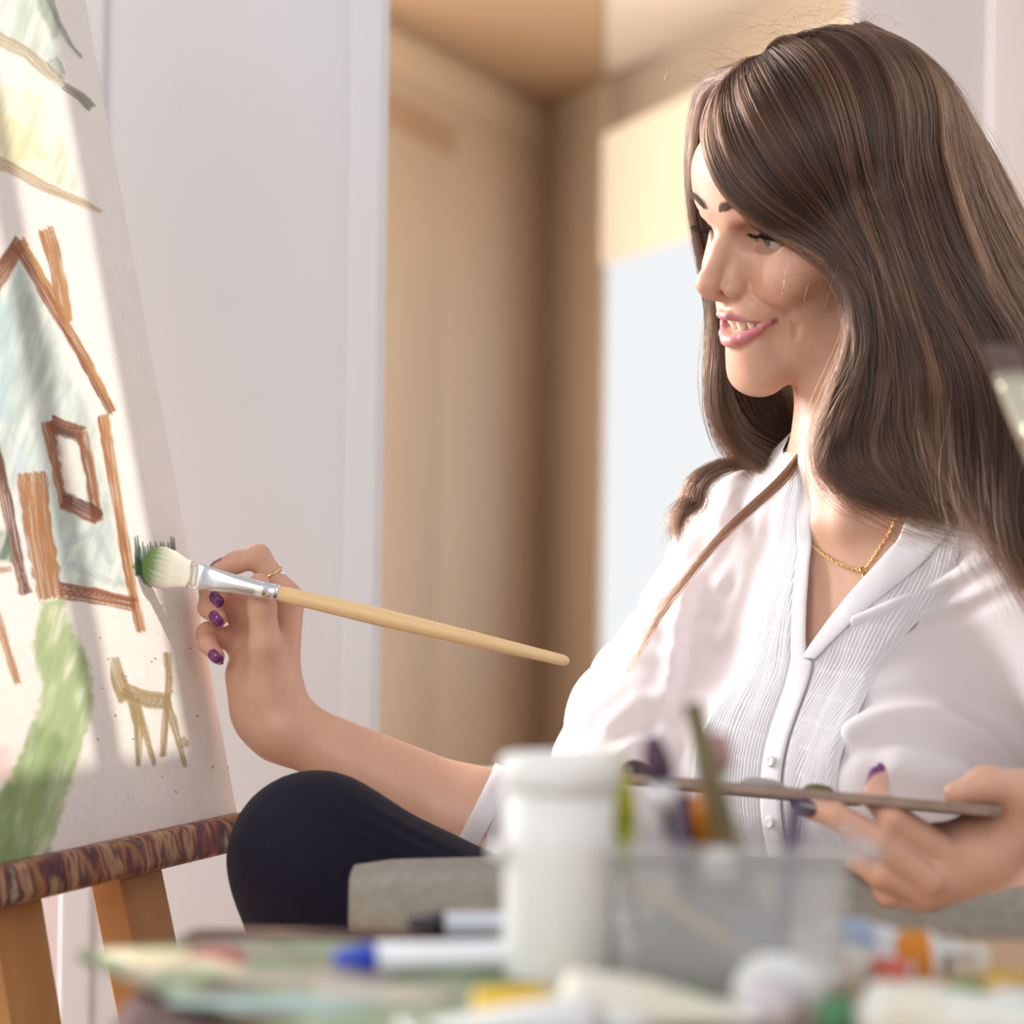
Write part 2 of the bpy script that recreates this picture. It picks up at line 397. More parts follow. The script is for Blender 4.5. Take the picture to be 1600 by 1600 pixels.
stroke([(70, 680), (86, 740), (104, 815)], 22, 20, BR, .95, BRL, 34)
stroke([(124, 696), (140, 760), (152, 832)], 19, 17, BR, .95, BRL, 35)
stroke([(98, 800), (126, 814), (156, 828)], 30, 26, BRD, .9, BR, 36)
wash([(84, 704), (118, 712), (136, 806), (104, 792)], (.78, .70, .64), .95, 37, 3, .06)
stroke([(100, 870), (150, 850), (176, 900)], 16, 10, (.52, .60, .62), .6, None, 38, 4)
stroke([(110, 900), (180, 930)], 14, 8, (.50, .58, .62), .5, None, 39, 4)
# green path, dog, shrub, left margin marks
wash([(70, 962), (104, 955), (110, 990), (150, 1060), (154, 1130), (128, 1230), (90, 1360), (-40, 1400), (-10, 1300), (50, 1190), (76, 1100), (56, 1030)], (.36, .46, .20), .9, 41, 6, .3, 18, 40)
wash([(60, 1150), (120, 1180), (60, 1370), (-40, 1390), (20, 1260)], (.22, .32, .11), .7, 42, 10)
DG = (.42, .30, .125)
stroke([(186, 1046), (192, 1078), (206, 1112)], 14, 30, DG, .92, None, 43)
stroke([(200, 1096), (240, 1110), (274, 1112)], 24, 28, DG, .9, None, 44)
stroke([(267, 1036), (272, 1080), (268, 1130), (266, 1198)], 12, 10, DG, .92, None, 45)
stroke([(216, 1108), (226, 1150), (228, 1214)], 22, 7, DG, .92, None, 46)
stroke([(222, 1120), (238, 1165), (253, 1212)], 16, 7, DG, .9, None, 47)
stroke([(270, 1112), (284, 1155), (301, 1214)], 14, 7, DG, .9, None, 48)
stroke([(290, 1180), (302, 1172)], 14, 17, (.46, .35, .17), .85, None, 49)
wash([(-60, 850), (16, 850), (22, 900), (-60, 905)], (.08, .16, .10), .9, 51, 5)
stroke([(-30, 930), (0, 985), (36, 1092)], 12, 12, (.52, .26, .10), .9, None, 52)
stroke([(-60, 905), (0, 915), (20, 912)], 16, 8, (.50, .24, .09), .8, None, 53)
wash([(-80, 1180), (30, 1190), (30, 1240), (-80, 1260)], (.78, .46, .44), .6, 54, 12)
for x0 in range(212, 274, 4):       # fresh dark green grass being painted
    tp = 862+14*random.random()-(10 if x0 > 262 or x0 < 218 else 0)
    stroke([(x0+6, 915), (x0, tp)], 9, 2, (.035, .10, .055), .95, None, 60+x0, 1.2, .1)
stroke([(216, 898), (232, 925), (240, 930)], 16, 8, (.05, .17, .04), .9, None, 55)
for _ in range(26):                 # spatters
    x0, y0 = random.uniform(150, 370), random.uniform(950, 1270); r_ = random.uniform(.8, 2.0)
    m_ = (np.hypot(X-x0, Y-y0) < r_)[..., None]; C = np.where(m_, np.array((.33, .22, .16)), C)
idx = np.arange(nu*nv).reshape(nu, nv)
Q = np.stack([idx[:-1, :-1], idx[1:, :-1], idx[1:, 1:], idx[:-1, 1:]], -1).reshape(-1, 4)
thick = np.random.default_rng(3)
V = (BP+np.array(NRM)*(.00035*(vnoise(uu*300, vv*300, 4)))[..., None]).reshape(-1, 3)
nb_ = len(V); per = np.concatenate([idx[:, 0], idx[-1, 1:], idx[::-1, -1][1:], idx[0, ::-1][1:-1]])
Vb = V[per]-np.array(NRM)*.004; ib = nb_+np.arange(len(per)); nx = np.roll(np.arange(len(per)), -1)
Q = np.concatenate([Q, np.stack([per, ib, ib[nx], per[nx]], 1)])
M_paint = attr_mat('painted_board', .75)
canvas = from_np('canvas', np.concatenate([V, Vb]), Q, M_paint, None, True)
color_attr(canvas, np.concatenate([np.clip(C, 0.01, .9).reshape(-1, 3), np.tile([[.72, .62, .52]], (len(per), 1))]))
tag(canvas, 'naive painting of a house with a green path and a dog, on the easel', 'painting')
def obox(name, u0, u1, v0, v1, w0, w1, m, parent, bevel=.002, du=0.0):
    Vv = [board(u+(du if v == v0 else 0), v, w_) for u in (u0, u1) for v in (v0, v1) for w_ in (w0, w1)]
    return pyobj(name, Vv, BOXF, m, parent, bevel=bevel)
obox('backing_board', .001, CW, .001, CH, -.008, -.004, mottled('hardboard', [(.30, .20, .12), (.36, .25, .16)], 30, .8), canvas, 0)

# easel: ledge, two front legs, a rear prop and a top bar
M_wood = mottled('orange_pine', [(.45, .20, .06), (.58, .28, .09), (.50, .23, .075)], 14, .5, (1, 1, .12))
M_wood2 = mottled('brown_pine', [(.22, .13, .09), (.33, .21, .14), (.28, .17, .11)], 20, .6, (1, 1, .15))  # browner pine; on the easel legs it stands for the shaded face
M_ledge = mottled('paint_stained_pine', [(.42, .24, .12), (.05, .022, .035), (.15, .035, .04), (.36, .17, .06), (.09, .03, .045), (.46, .26, .13), (.20, .05, .05), (.06, .035, .04), (.55, .38, .26)], 30, .55, (1, 1, .30), 5, .3)
easel = empty('easel', (R1.x-.15, R1.y-.2, 0), 'paint-stained wooden easel with a ledge holding the house painting', 'easel')
obox('ledge', -.050, .60, -.026, .0, -.016, .024, M_ledge, easel, .006)

def easel_leg(u, foot):
    o = obox('leg', u-.028, u+.028, -.72, -.0265, -.03, -.006, M_wood, easel, .0015, foot)
    o.data.materials.append(M_wood2); o.data.update()
    for p_ in o.data.polygons:
        if p_.normal.dot(NRM) > .7: p_.material_index = 1  # face on the painting's front side coloured browner, as if in shade
    return o
easel_leg(.135, -.03); easel_leg(.286, .02)
obox('upright', .19, .235, -.0265, .95, -.034, -.010, M_wood, easel)
Vt = board(.21, .85, -.036); Vf = Vector((Vt.x-.55, Vt.y+.22, 0))
loft('rear_prop', Vt, Vf, [(0, .018, .012, 6), ((Vf-Vt).length, .018, .012, 6)], M_wood, easel, 16)
obox('crossbar', .10, .33, -.60, -.56, -.034, -.0305, M_wood2, easel)

# ------------------------------------------------------------------ table and the things on it
TZ = CAMZ-.19
M_table = mottled('table_wood', [(.46, .29, .16), (.56, .37, .22), (.50, .32, .18)], 5, .5, (.3, 6, 1))
M_red = mottled('dark_red_cloth', [(.055, .010, .009), (.085, .020, .015)], 40, .8, bump=.3)
tbl = empty('table', (.35, .75, 0), 'low wooden table in the foreground under the paint tubes and brush bin', 'table')
TX0, TX1, TY0, TY1 = P(215, 1600, .95)[0], .66, .52, 1.16
box('tabletop', (TX0, TY0, TZ-.028), (TX1, TY1, TZ), M_table, tbl, .003)
for x in (TX0+.03, TX1-.03):
    for y in (TY0+.03, TY1-.03): loft('leg', (x, y, TZ-.03), (x, y, 0), [(0, .018, .018), (TZ-.03, .013, .013)], M_table, tbl, 16)
# dark red folded cloth between the table's left corner and the board
cl_v = []; nxc, nyc = 40, 40
for i in range(nxc):
    for j in range(nyc):
        u, v = i/(nxc-1), j/(nyc-1)
        x = TX0-.02+u*.235; y = .60+v*.532
        z = TZ+.0008+.0012*abs(math.sin(u*9+v*4))*sstep(0, .2, u)+.0008*math.sin(v*21)**2
        if x < TX0: z = TZ+.0015-(TX0-x)*1.6
        cl_v.append((x, y, float(z)))
cl_f = [(i*nyc+j, (i+1)*nyc+j, (i+1)*nyc+j+1, i*nyc+j+1) for i in range(nxc-1) for j in range(nyc-1)]
cloth = pyobj('table_cloth', cl_v, cl_f, M_red, None, True); so_ = cloth.modifiers.new('s', 'SOLIDIFY'); so_.thickness = .0015; so_.offset = 1
tag(cloth, 'dark red cloth on the table under the green paint-smeared board', 'cloth')
ZB = TZ+.0065
# paint-smeared green board lying on the cloth
def onz(px_, py_, z):          # point at height z seen at that pixel
    a = P(px_, py_, 1.0); t = (z-CAMZ)/(a[2]-CAMZ); return Vector((a[0]*t, t, z))
pts = [onz(140, 1503, ZB+.006), onz(430, 1478, ZB+.006), onz(815, 1474, ZB+.006), onz(870, 1530, ZB+.006), onz(850, 1660, ZB+.006), onz(525, 1645, ZB+.006)]
n_ = len(pts); Vv = [p+Vector((0, 0, o)) for o in (-.005, 0) for p in pts]
F_ = [tuple(range(n_))[::-1], tuple(range(n_, 2*n_))]+[(i, (i+1) % n_, n_+(i+1) % n_, n_+i) for i in range(n_)]
M_pal = mottled('smeared_palette_paint', [(.12, .095, .06), (.19, .22, .13), (.30, .34, .23), (.16, .22, .13), (.33, .27, .20), (.18, .28, .25), (.22, .20, .14)], 16, .8, (1, .6, 1), 5, Specular_IOR_Level=.12)
pb = pyobj('mixing_palette', Vv, F_, M_pal, None, bevel=.001)
tag(pb, 'large green paint-smeared mixing board lying on the table behind the markers', 'palette')
def dab(px_, py_, rx, ry, col, par):
    c = onz(px_, py_, ZB+.006); V_ = []; nr = 20
    for r_, h in ((1, 0), (.9, .0012), (.5, .0022), (.05, .0025)):
        for k in range(nr):
            a = 2*math.pi*k/nr; q = 1+.25*math.sin(3*a+px_)+.12*math.sin(5*a)
            V_.append(c+Vector((math.cos(a)*rx*r_*q, math.sin(a)*ry*r_*q, h)))
    F2 = [(i*nr+k, i*nr+(k+1) % nr, (i+1)*nr+(k+1) % nr, (i+1)*nr+k) for i in range(3) for k in range(nr)]+[tuple(range(3*nr, 4*nr))]
    o = pyobj('paint_dab', V_, F2, mat('dab_paint', col, .35), par, True); return o
dab(350, 1508, .016, .012, (.42, .045, .06), pb)['label'] = 'crimson paint dab'
dab(270, 1512, .020, .018, (.72, .60, .36), pb)['label'] = 'cream paint dab'
dab(330, 1524, .020, .013, (.70, .62, .42), pb)['label'] = 'pale yellow paint dab'
dab(520, 1540, .03, .016, (.40, .34, .28), pb)['label'] = 'dusky brown paint dab'
dab(470, 1580, .035, .012, (.35, .47, .45), pb)['label'] = 'grey blue paint dab'
dab(640, 1560, .025, .018, (.46, .42, .34), pb)['label'] = 'beige paint dab'
M_wplast = mat('white_plastic', (.78, .78, .76), .35)
M_blue = mat('blue_plastic', (.010, .05, .48), .35); M_blk = mat('black_plastic', (.015, .012, .014), .35)
# markers
def marker(a, b, capm, r, label, bodym):
    a, b = Vector(a), Vector(b); L = (b-a).length
    e = empty('marker_pen', a, label, 'marker pen', 'markers lying on the mixing board')
    loft('pen_cap', a, b, [(0, r*.30, r*.30), (.001, r*.55, r*.55), (.010, r*.75, r*.75), (.012, r*.9, r*.9), (.016, r, r)], capm, e, 24)
    loft('barrel', a+(b-a).normalized()*.016, b, [(0, r*.93, r*.93), (L-.020, r*.93, r*.93), (L-.017, r*.8, r*.8), (L-.016, r*.5, r*.5)], bodym, e, 24)
    return e
M_pen = mat('white_pen_barrel', (.80, .82, .86), .35)
zt = ZB+.0065
a = onz(541, 1506, zt+.006); b = onz(905, 1485, zt+.006); b = a+(b-a).normalized()*.125
marker(a, b, M_blue, .0058, 'white marker pen with a blue cap on the mixing board', M_pen)
a = onz(655, 1456, TZ+.0098+.004); a = P(655, 1458, 1.118); a[2] = TZ+.0040+.0055; b = a+np.array([.11, .012, 0])
marker(a, b, M_blk, .0055, 'silver-white marker pen with a black cap beside the white tub', mat('silver_barrel', (.62, .66, .72), .3))
# white tub with a screw lid
M_frost = mat('frosted_white_plastic', (.80, .79, .76), .6, Subsurface_Weight=.4, Subsurface_Radius=(.02, .02, .02), Subsurface_Scale=.3)
cb = onz(893, 1568, TZ); tub = empty('plastic_tub', cb, 'tall white plastic tub with a wide lid, left of the brush bin', 'tub')
rt = .0212; top = CAMZ-(1178-800)/FPX*cb.y
loft('tub_body', cb, cb+Vector((0, 0, 1)), [(0, rt*.93, rt*.93), (.003, rt*.98, rt*.98), (.06, rt, rt), (top-TZ-.012, rt*1.0, rt*1.0)], M_frost, tub, 48, up=(0, 1, 0))
loft('lid', cb+Vector((0, 0, top-TZ-.0125)), cb+Vector((0, 0, 1)), [(0, rt*1.06, rt*1.06), (.0015, rt*1.1, rt*1.1), (.0105, rt*1.1, rt*1.1), (.0122, rt*1.04, rt*1.04), (.0125, rt*.9, rt*.9)], M_frost, tub, 48, up=(0, 1, 0))
lp = cb+Vector((-rt*1.02, -.004, (top-TZ)*.62)); loft('lid_tab', lp, lp+Vector((-1, 0, 0)), [(-.002, .006, .0035, 4), (.004, .006, .003, 4), (.0055, .004, .002, 4)], M_frost, tub, 16)
# clear bin
M_clear = bpy.data.materials.new('clear_bin_plastic'); M_clear.use_nodes = True
nt = M_clear.node_tree; b_ = nt.nodes['Principled BSDF']; b_.inputs['Base Color'].default_value = (.84, .83, .81, 1); b_.inputs['Roughness'].default_value = .3
tr = nt.nodes.new('ShaderNodeBsdfTransparent'); tr.inputs[0].default_value = (.95, .95, .95, 1); mx = nt.nodes.new('ShaderNodeMixShader'); mx.inputs[0].default_value = .74
nt.links.new(b_.outputs[0], mx.inputs[1]); nt.links.new(tr.outputs[0], mx.inputs[2]); nt.links.new(mx.outputs[0], nt.nodes['Material Output'].inputs[0])
bc = onz(1150, 1548, TZ); bn = empty('storage_bin', bc, 'clear plastic storage bin full of brushes and pencils', 'bin')
bz = CAMZ-(1296-800)/FPX*bc.y-TZ
def rrect(hx, hy, r, z, n=6):
    out = []
    for cx, cy, a0 in ((hx-r, hy-r, 0), (-hx+r, hy-r, 90), (-hx+r, -hy+r, 180), (hx-r, -hy+r, 270)):
        for k in range(n+1):
            a = math.radians(a0+90*k/n); out.append(bc+Vector((cx+r*math.cos(a), cy+r*math.sin(a), z)))
    return out
def ringloft(name, rings, m, par, close_bottom=True):
    n = len(rings[0]); V_ = [v for r in rings for v in r]; F_ = [(i*n+k, i*n+(k+1) % n, (i+1)*n+(k+1) % n, (i+1)*n+k) for i in range(len(rings)-1) for k in range(n)]
    if close_bottom: F_.append(tuple(range(n))[::-1])
    return pyobj(name, V_, F_, m, par, True)
hx = .0475; hy = .036
o = ringloft('bin_wall', [rrect(hx*.90, hy*.90, .008, .0), rrect(hx*.92, hy*.92, .009, .003), rrect(hx*.99, hy*.99, .009, bz-.004)], M_clear, bn)
m_ = o.modifiers.new('s', 'SOLIDIFY'); m_.thickness = .0012
o = ringloft('bin_rim', [rrect(hx*.99, hy*.99, .009, bz-.006), rrect(hx*1.16, hy*1.10, .010, bz-.006), rrect(hx*1.17, hy*1.11, .010, bz), rrect(hx*.985, hy*.985, .009, bz)], M_clear, bn, False)
for sx_ in (1,):
    box('bin_handle', (bc.x+sx_*hx*1.12, bc.y-.014, TZ+bz-.010), (bc.x+sx_*hx*1.32, bc.y+.014, TZ+bz-.003), M_clear, bn, .003)
# brushes, pencils and a scraper standing in the bin
def stick(name, bot, top, r0, r1, m, par, n=14): return loft(name, bot, top, [(0, r0, r0), ((Vector(top)-Vector(bot)).length*.6, (r0+r1)*.52, (r0+r1)*.52), ((Vector(top)-Vector(bot)).length, r1, r1)], m, par, n)
def inbin(fx, fy, z=.004): return bc+Vector((fx*hx*.85, fy*hy*.8, z))
M_oliv = mottled('olive_handle', [(.11, .075, .022), (.16, .11, .035)], 60, .45)
def potbrush(bot, tp, Dz, hr, handm, hairm, label, head, flat=.5, ferm=None, headw=2.2, name='paint_brush'):
    bot = Vector(bot); tp = Vector(P(tp[0], tp[1], Dz)); d = (tp-bot).normalized(); L = (tp-bot).length
    e = empty(name, bot, label, 'paint brush', 'brushes standing in the clear bin')
    f0 = bot+d*(L-head-.018)
    stick('handle', bot, f0, hr*.7, hr, handm, e)
    loft('ferrule', f0, tp, [(0, hr*1.05, hr*1.05), (.008, hr*1.15, hr*1.1), (.018, hr*headw, hr*headw*flat)], ferm or M_fer, e, 18)
    loft('bristles', f0+d*.018, tp, [(0, hr*headw*.95, hr*headw*flat*.95), (head*.4, hr*headw*1.1, hr*headw*flat), (head*.8, hr*headw*.8, hr*headw*flat*.5), (head, hr*headw*.3, hr*.15)], hairm, e, 18)
    return e
M_fer = mat('ferrule_metal', (.70, .70, .70), .3, Metallic=1.0)
# olive stick leaning left and a taller olive brush leaning right, crossing each other
o = stick('wooden_stick', inbin(.35, -.3), P(1090, 1090, 1.0), .0068, .0040, M_oliv, None); tag(o, 'tallest olive brown stick in the bin, leaning left across the others', 'stick')
potbrush(inbin(-.4, .2), (1135, 1135), 1.03, .0034, mat('plum_handle', (.16, .05, .075), .4), mat('dusky_pink_bristle', (.40, .22, .20), .8), 'brush with dusky pink bristles in the bin, behind the olive stick', .016)
potbrush(inbin(.55, .1), (1108, 1190), 1.01, .0045, mat('brown_handle', (.13, .085, .04), .4), mat('olive_bristle', (.20, .15, .07), .8), 'thick dark olive brush in the bin, to the right of the orange scraper', .02)
potbrush(inbin(-.15, .4), (1028, 1140), 1.04, .0034, mat('dark_plum_handle', (.07, .03, .06), .4), mat('dark_plum_bristle', (.10, .05, .09), .8), 'dark plum tipped brush in the bin, between the green and olive ones', .02)
potbrush(inbin(-.75, -.1), (960, 1168), 1.0, .0032, mat('brown_green_handle', (.20, .13, .05), .4), mat('lime_bristle', (.50, .52, .02), .6), 'lime green tipped brush in the bin, nearest the white tub', .030, .6, mat('lime_ferrule', (.42, .46, .03), .5))
o = stick('pencil', inbin(-.35, -.2), P(1078, 1232, 1.0), .0036, .0030, mat('dark_violet_pencil', (.05, .02, .07), .35), None); tag(o, 'dark violet pencil in the bin, left of the orange scraper', 'pencil')
o = stick('pencil', inbin(.55, .2), P(1258, 1238, 1.04), .0040, .0034, mat('violet_grey_pencil', (.10, .07, .13), .35), None); tag(o, 'violet grey pencil in the bin, nearest its right rim', 'pencil')
sc = empty('scraper', inbin(.05, 0, .01), 'orange plastic scraper standing in the middle of the bin', 'scraper')
tp = Vector(P(1112, 1236, 1.0)); bt = Vector(P(1122, 1330, 1.01)); bt2 = inbin(.1, 0, .006)
loft('blade', bt, tp, [(0, .0105, .003, 4), ((tp-bt).length*.7, .0085, .003, 4), ((tp-bt).length, .0055, .0022, 4)], mat('orange_plastic', (.62, .20, .008), .4), sc, 20)
stick('handle', bt2, bt, .004, .005, mat('grey_grip', (.10, .10, .12), .5), sc)
# things lying inside the bin, dim through the plastic
M_gr = mottled('grey_rag', [(.08, .08, .095), (.14, .14, .16)], 30, .9)
rag_p = [ell(inbin(-.1, -.25, .020), (.024, .020, .018), k=.01), ell(inbin(.15, .1, .026), (.014, .018, .018), k=.01), ell(inbin(-.45, -.3, .022), (.016, .018, .017), k=.01)]
Vr, Qr = polygonise(rag_p, .003); Vr = Vr+.0015*wav(Vr, (180, 330, 500), 1)[:, None]*np.array([[.4, -.3, .8]])
Vr[:, 2] = np.maximum(Vr[:, 2], TZ+.004)
rag = from_np('rag', Vr, Qr, M_gr); tag(rag, 'crumpled grey rag at the bottom of the clear bin', 'rag')
o = stick('pencil', inbin(-.8, -.85, .046), inbin(.55, -.80, .012), .0024, .0022, mat('ochre_pencil', (.55, .33, .10), .4), None); tag(o, 'ochre pencil leaning inside the clear bin', 'pencil')
o = loft('bottle_cap', inbin(-.08, -.95, .054)+Vector((0, -.0, 0)), inbin(-.08, -.6, .056), [(0, .007, .006, 2.5), (.008, .007, .006, 2.5)], M_wplast, None, 20); tag(o, 'small white cap on top of the things in the bin', 'cap')
# paint tubes
def tube(loc, yaw, L, r, bodym, capm, label, capl=.016, bandm=None, tilt=0.0, roll=0.0):
    """lying paint tube: cap end at loc, crimped end L away along yaw (degrees)"""
    a = Vector(loc); d = Vector((math.cos(math.radians(yaw)), math.sin(math.radians(yaw)), math.tan(math.radians(tilt)))).normalized()
    e = empty('paint_tube', a, label, 'paint tube', 'paint tubes heaped on the table')
    loft('cap', a, a+d, [(0, r*.42, r*.42), (.001, r*.52, r*.52), (capl-.001, r*.60, r*.60), (capl, r*.55, r*.55)], capm, e, 20)
    s0 = a+d*capl
    bw = L-capl
    prof = [(0, r*.38, r*.38), (.004, r*.40, r*.40), (.006, r*.92, r*.88), (.009, r, r*.95)]
    for k in range(1, 9):
        t = k/8; prof.append((.009+(bw-.014)*t, r*(1+.22*t), max(r*.95*(1-t**1.6), .0012)))
    prof.append((bw, r*1.22, .0010))
    loft('tube_body', s0, s0+d, prof, bodym, e, 28)
    loft('crimp', s0+d*(bw-.0055), s0+d, [(0, r*1.23, .0018, 6), (.007, r*1.23, .0018, 6)], M_tin, e, 20)
    if bandm: loft('label_band', s0+d*.010, s0+d, [(0, r*1.012, r*.965), (bw*.22, r*1.055, r*.93)], bandm, e, 28, caps=False)
    return e
M_tin = mat('tin', (.72, .72, .70), .4, Metallic=.7)
W1 = mottled('white_tube_paint', [(.74, .74, .72), (.80, .80, .79)], 40, .4); W2 = mottled('cream_tube_paint', [(.72, .68, .56), (.78, .75, .65)], 40, .4)
W3 = mottled('cool_white_tube_paint', [(.70, .73, .76), (.77, .79, .80)], 40, .4)
Yl = mat('yellow_plastic', (.72, .44, .004), .35); Or = mat('orange_band', (.78, .26, .01), .4); Gr = mat('green_band', (.06, .20, .085), .4)
Rd = mat('red_band', (.70, .14, .10), .4); Vi = mat('pale_lilac', (.62, .56, .60), .4); Oc = mat('ochre_paint', (.55, .30, .03), .5)
def at(px_, py_, r, D=None):
    if D is None: return onz(px_, py_, TZ+r)
    q = P(px_, py_, D); return Vector(q)
tube(at(752, 1572, .0115, .985), 172, .075, .0115, W1, mat('mustard_cap', (.45, .25, .015), .4), 'white paint tube with a mustard cap, left of the yellow-capped one', .014)
tube(at(762, 1580, .014), 4, .100, .0150, W2, Yl, 'cream paint tube with a big yellow cap, in front of the tub', .027, None)
tube(at(1032, 1596, .011), 190, .085, .0115, W1, W1, 'white paint tube with a white cap, in front of the brush bin', .014)
tube(at(1222, 1566, .016), 78, .085, .0160, W1, Vi, 'large white paint tube with a lilac cap, end on to the camera', .018)
tube(at(1236, 1470, .013, 1.075), 8, .080, .0135, W3, W1, 'white paint tube with a blue band, at the back of the heap', .014, mat('pale_blue_band', (.42, .52, .68), .4))
tube(at(1562, 1482, .013, 1.08), 183, .085, .0140, W1, W2, 'white paint tube with an orange band, near the table edge', .016, Or)
tube(at(1440, 1506, .013, 1.03), 176, .08, .0125, W2, Rd, 'cream paint tube with a red cap, behind the long white tube', .014)
tube(at(1300, 1574, .0135), -2, .105, .0135, mottled('warm_white_tube_paint', [(.76, .76, .70), (.82, .82, .76)], 40, .4), Gr, 'long white paint tube with a green cap, in front of the heap', .012, W2)
tube(at(1562, 1585, .011), 60, .07, .0110, W1, W1, 'white paint tube at the right edge of the picture, nearest the camera', .014)
tube(at(1505, 1530, .010), 20, .07, .0085, mottled('ochre_tube_paint', [(.52, .30, .05), (.60, .38, .08)], 40, .4), mat('green_cap', (.17, .30, .08), .4), 'ochre paint tube with a green cap, right of the heap', .012)
tube(at(1130, 1548, .008, .955), 184, .07, .0075, mottled('olive_tube_paint', [(.34, .30, .04), (.42, .37, .06)], 40, .4), mat('dark_green_cap', (.10, .20, .05), .4), 'olive yellow paint tube in front of the brush bin', .012)
# foreground brush standing in a jar at the right
jb = onz(1905, 1575, TZ); jar = empty('brush_jar', jb, 'glass jar of water on the right end of the table', 'jar')
M_glass = mat('jar_glass', (.9, .95, .95), .05, Transmission_Weight=.9)
ringo = loft('jar_wall', jb, jb+Vector((0, 0, 1)), [(0, .026, .026), (.002, .028, .028), (.07, .028, .028), (.08, .024, .024), (.085, .025, .025)], M_glass, jar, 32, up=(0, 1, 0), caps=False)
mm = ringo.modifiers.new('s', 'SOLIDIFY'); mm.thickness = .002
loft('jar_base', jb, jb+Vector((0, 0, 1)), [(0, .025, .025), (.004, .026, .026)], M_glass, jar, 32, up=(0, 1, 0))
bt = jb+Vector((.012, 0, .006)); tp = Vector(P(1556, 518, 1.16)); d = (tp-bt).normalized(); L = (tp-bt).length
fb = empty('foreground_brush', bt, 'blurred upright brush with dark bristles at the right edge of the picture', 'paint brush')
stick('handle', bt, bt+d*(L-.058), .0035, .0058, mottled('cream_handle', [(.62, .55, .48), (.68, .62, .56)], 20, .4), fb, 20)
loft('ferrule', bt+d*(L-.060), tp, [(0, .0060, .0060), (.012, .0068, .0062), (.030, .0082, .0050), (.042, .0088, .0040)], mat('pale_gold_ferrule', (.85, .78, .60), .25, Metallic=.9), fb, 24)
loft('bristles', bt+d*(L-.020), tp, [(0, .0086, .0039), (.010, .0092, .0040), (.017, .0088, .003), (.020, .0078, .0012)], mottled('brown_bristle', [(.09, .055, .045), (.15, .095, .08)], 200, .8), fb, 24)

# ------------------------------------------------------------------ the woman
def head_axes(yaw, pitch, rol):
    yaw, pitch, rol = map(math.radians, (yaw, pitch, rol)); cy, sy = math.cos(yaw), math.sin(yaw)
    f = np.array([-sy, -cy, 0]); l = np.array([cy, -sy, 0]); u = np.array([0, 0, 1.])
    f2 = f*math.cos(pitch)-u*math.sin(pitch); u2 = u*math.cos(pitch)+f*math.sin(pitch)
    return np.stack([f2, l*math.cos(rol)-u2*math.sin(rol), u2*math.cos(rol)+l*math.sin(rol)], 1)
HR = head_axes(61.8, 15.6, 10.8); HO = np.array([.2254, 1.82, CAMZ+.2042])
def H(f, l, u): return HO+HR@(np.array([f, l, u], float)*.001)
def toH(p): return (np.asarray(p)-HO)@HR*1000.0
def hc(a, b, ra, rb=None, k=8, sub=False): return cap(H(*a), H(*b), ra*.001, None if rb is None else rb*.001, k*.001, sub)
def he(c, r, k=8, sub=False, R=None): return ell(H(*c), np.array(r)*.001, HR if R is None else HR@R, k*.001, sub)
def rotf(deg):   # rotation in the head's (l,u) plane about f
    a = math.radians(deg); return np.array([[1, 0, 0], [0, math.cos(a), -math.sin(a)], [0, math.sin(a), math.cos(a)]])
def rotl(deg):   # about l
    a = math.radians(deg); return np.array([[math.cos(a), 0, math.sin(a)], [0, 1, 0], [-math.sin(a), 0, math.cos(a)]])
def rotu(deg):
    a = math.radians(deg); return np.array([[math.cos(a), -math.sin(a), 0], [math.sin(a), math.cos(a), 0], [0, 0, 1]])
EYE = (68.5, 30.5, 14.5); ER = 12.0
head = [he((0, 0, 45), (95, 73, 84)), he((42, 0, 4), (49, 59, 62), 12), he((36, 0, -48), (46, 46, 46), 16)]
for s in (1, -1):
    head += [hc((6, s*47, -52), (76, s*10, -86), 13, 12, 18), hc((14, s*52, -30), (6, s*47, -54), 14, 13, 18),
             hc((30, s*60, 2), (62, s*44, -8), 13, 13, 16), he((74.5, s*35, -19), (14, 15, 14), 13),
             hc((85, s*10, 31), (71, s*43, 32), 9.5, 8, 12)]
head += [he((80, 0, -85), (15, 20, 15), 16), he((84, 0, -66), (11, 18, 12), 14), he((82.5, 0, -38), (16, 26, 18), 14), he((84, 0, 52), (12, 40, 30), 16)]
for s in (1, -1):       # eye sockets, lids
    head += [he((90, s*32, 15), (13, 18, 11), 9, True), he((86, s*17, 14), (9, 6, 8), 7, True)]
    head += [he(EYE if s > 0 else (EYE[0], -EYE[1], EYE[2]), (13.2,)*3, 3.0), he((76.5, s*33, 24), (6.5, 15, 5.5), 6)]
    head += [hc((83.0, s*23, 20.3), (82.5, s*33, 22.2), .7, .8, 2, True), hc((82.5, s*33, 22.2), (76, s*43, 20.5), .8, .7, 2, True)]
    head += [he((81.0, s*31.0, 9.6), (9, 14.0, 6.6), .8, True, rotf(s*3))]
# nose
head += [hc((87, 0, 20), (97, 0, 6), 6.2, 6.6, 9), hc((97, 0, 6), (110, 0, -12), 6.6, 7.4, 6), he((110.8, 0, -16), (8.8, 8.4, 7.8), 6)]
for s in (1, -1):
    head += [hc((83, s*6, 8), (95, s*8.5, -13), 5, 5, 8), he((97.5, s*11.4, -20), (8.8, 5.6, 6.8), 3.8)]
head += [hc((97, 0, -28), (110, 0, -22.5), 4.2, 4.6, 4)]
for s in (1, -1): head += [he((104, s*6.6, -26.5), (5.2, 2.9, 3.8), 2, True, rotu(s*-18))]
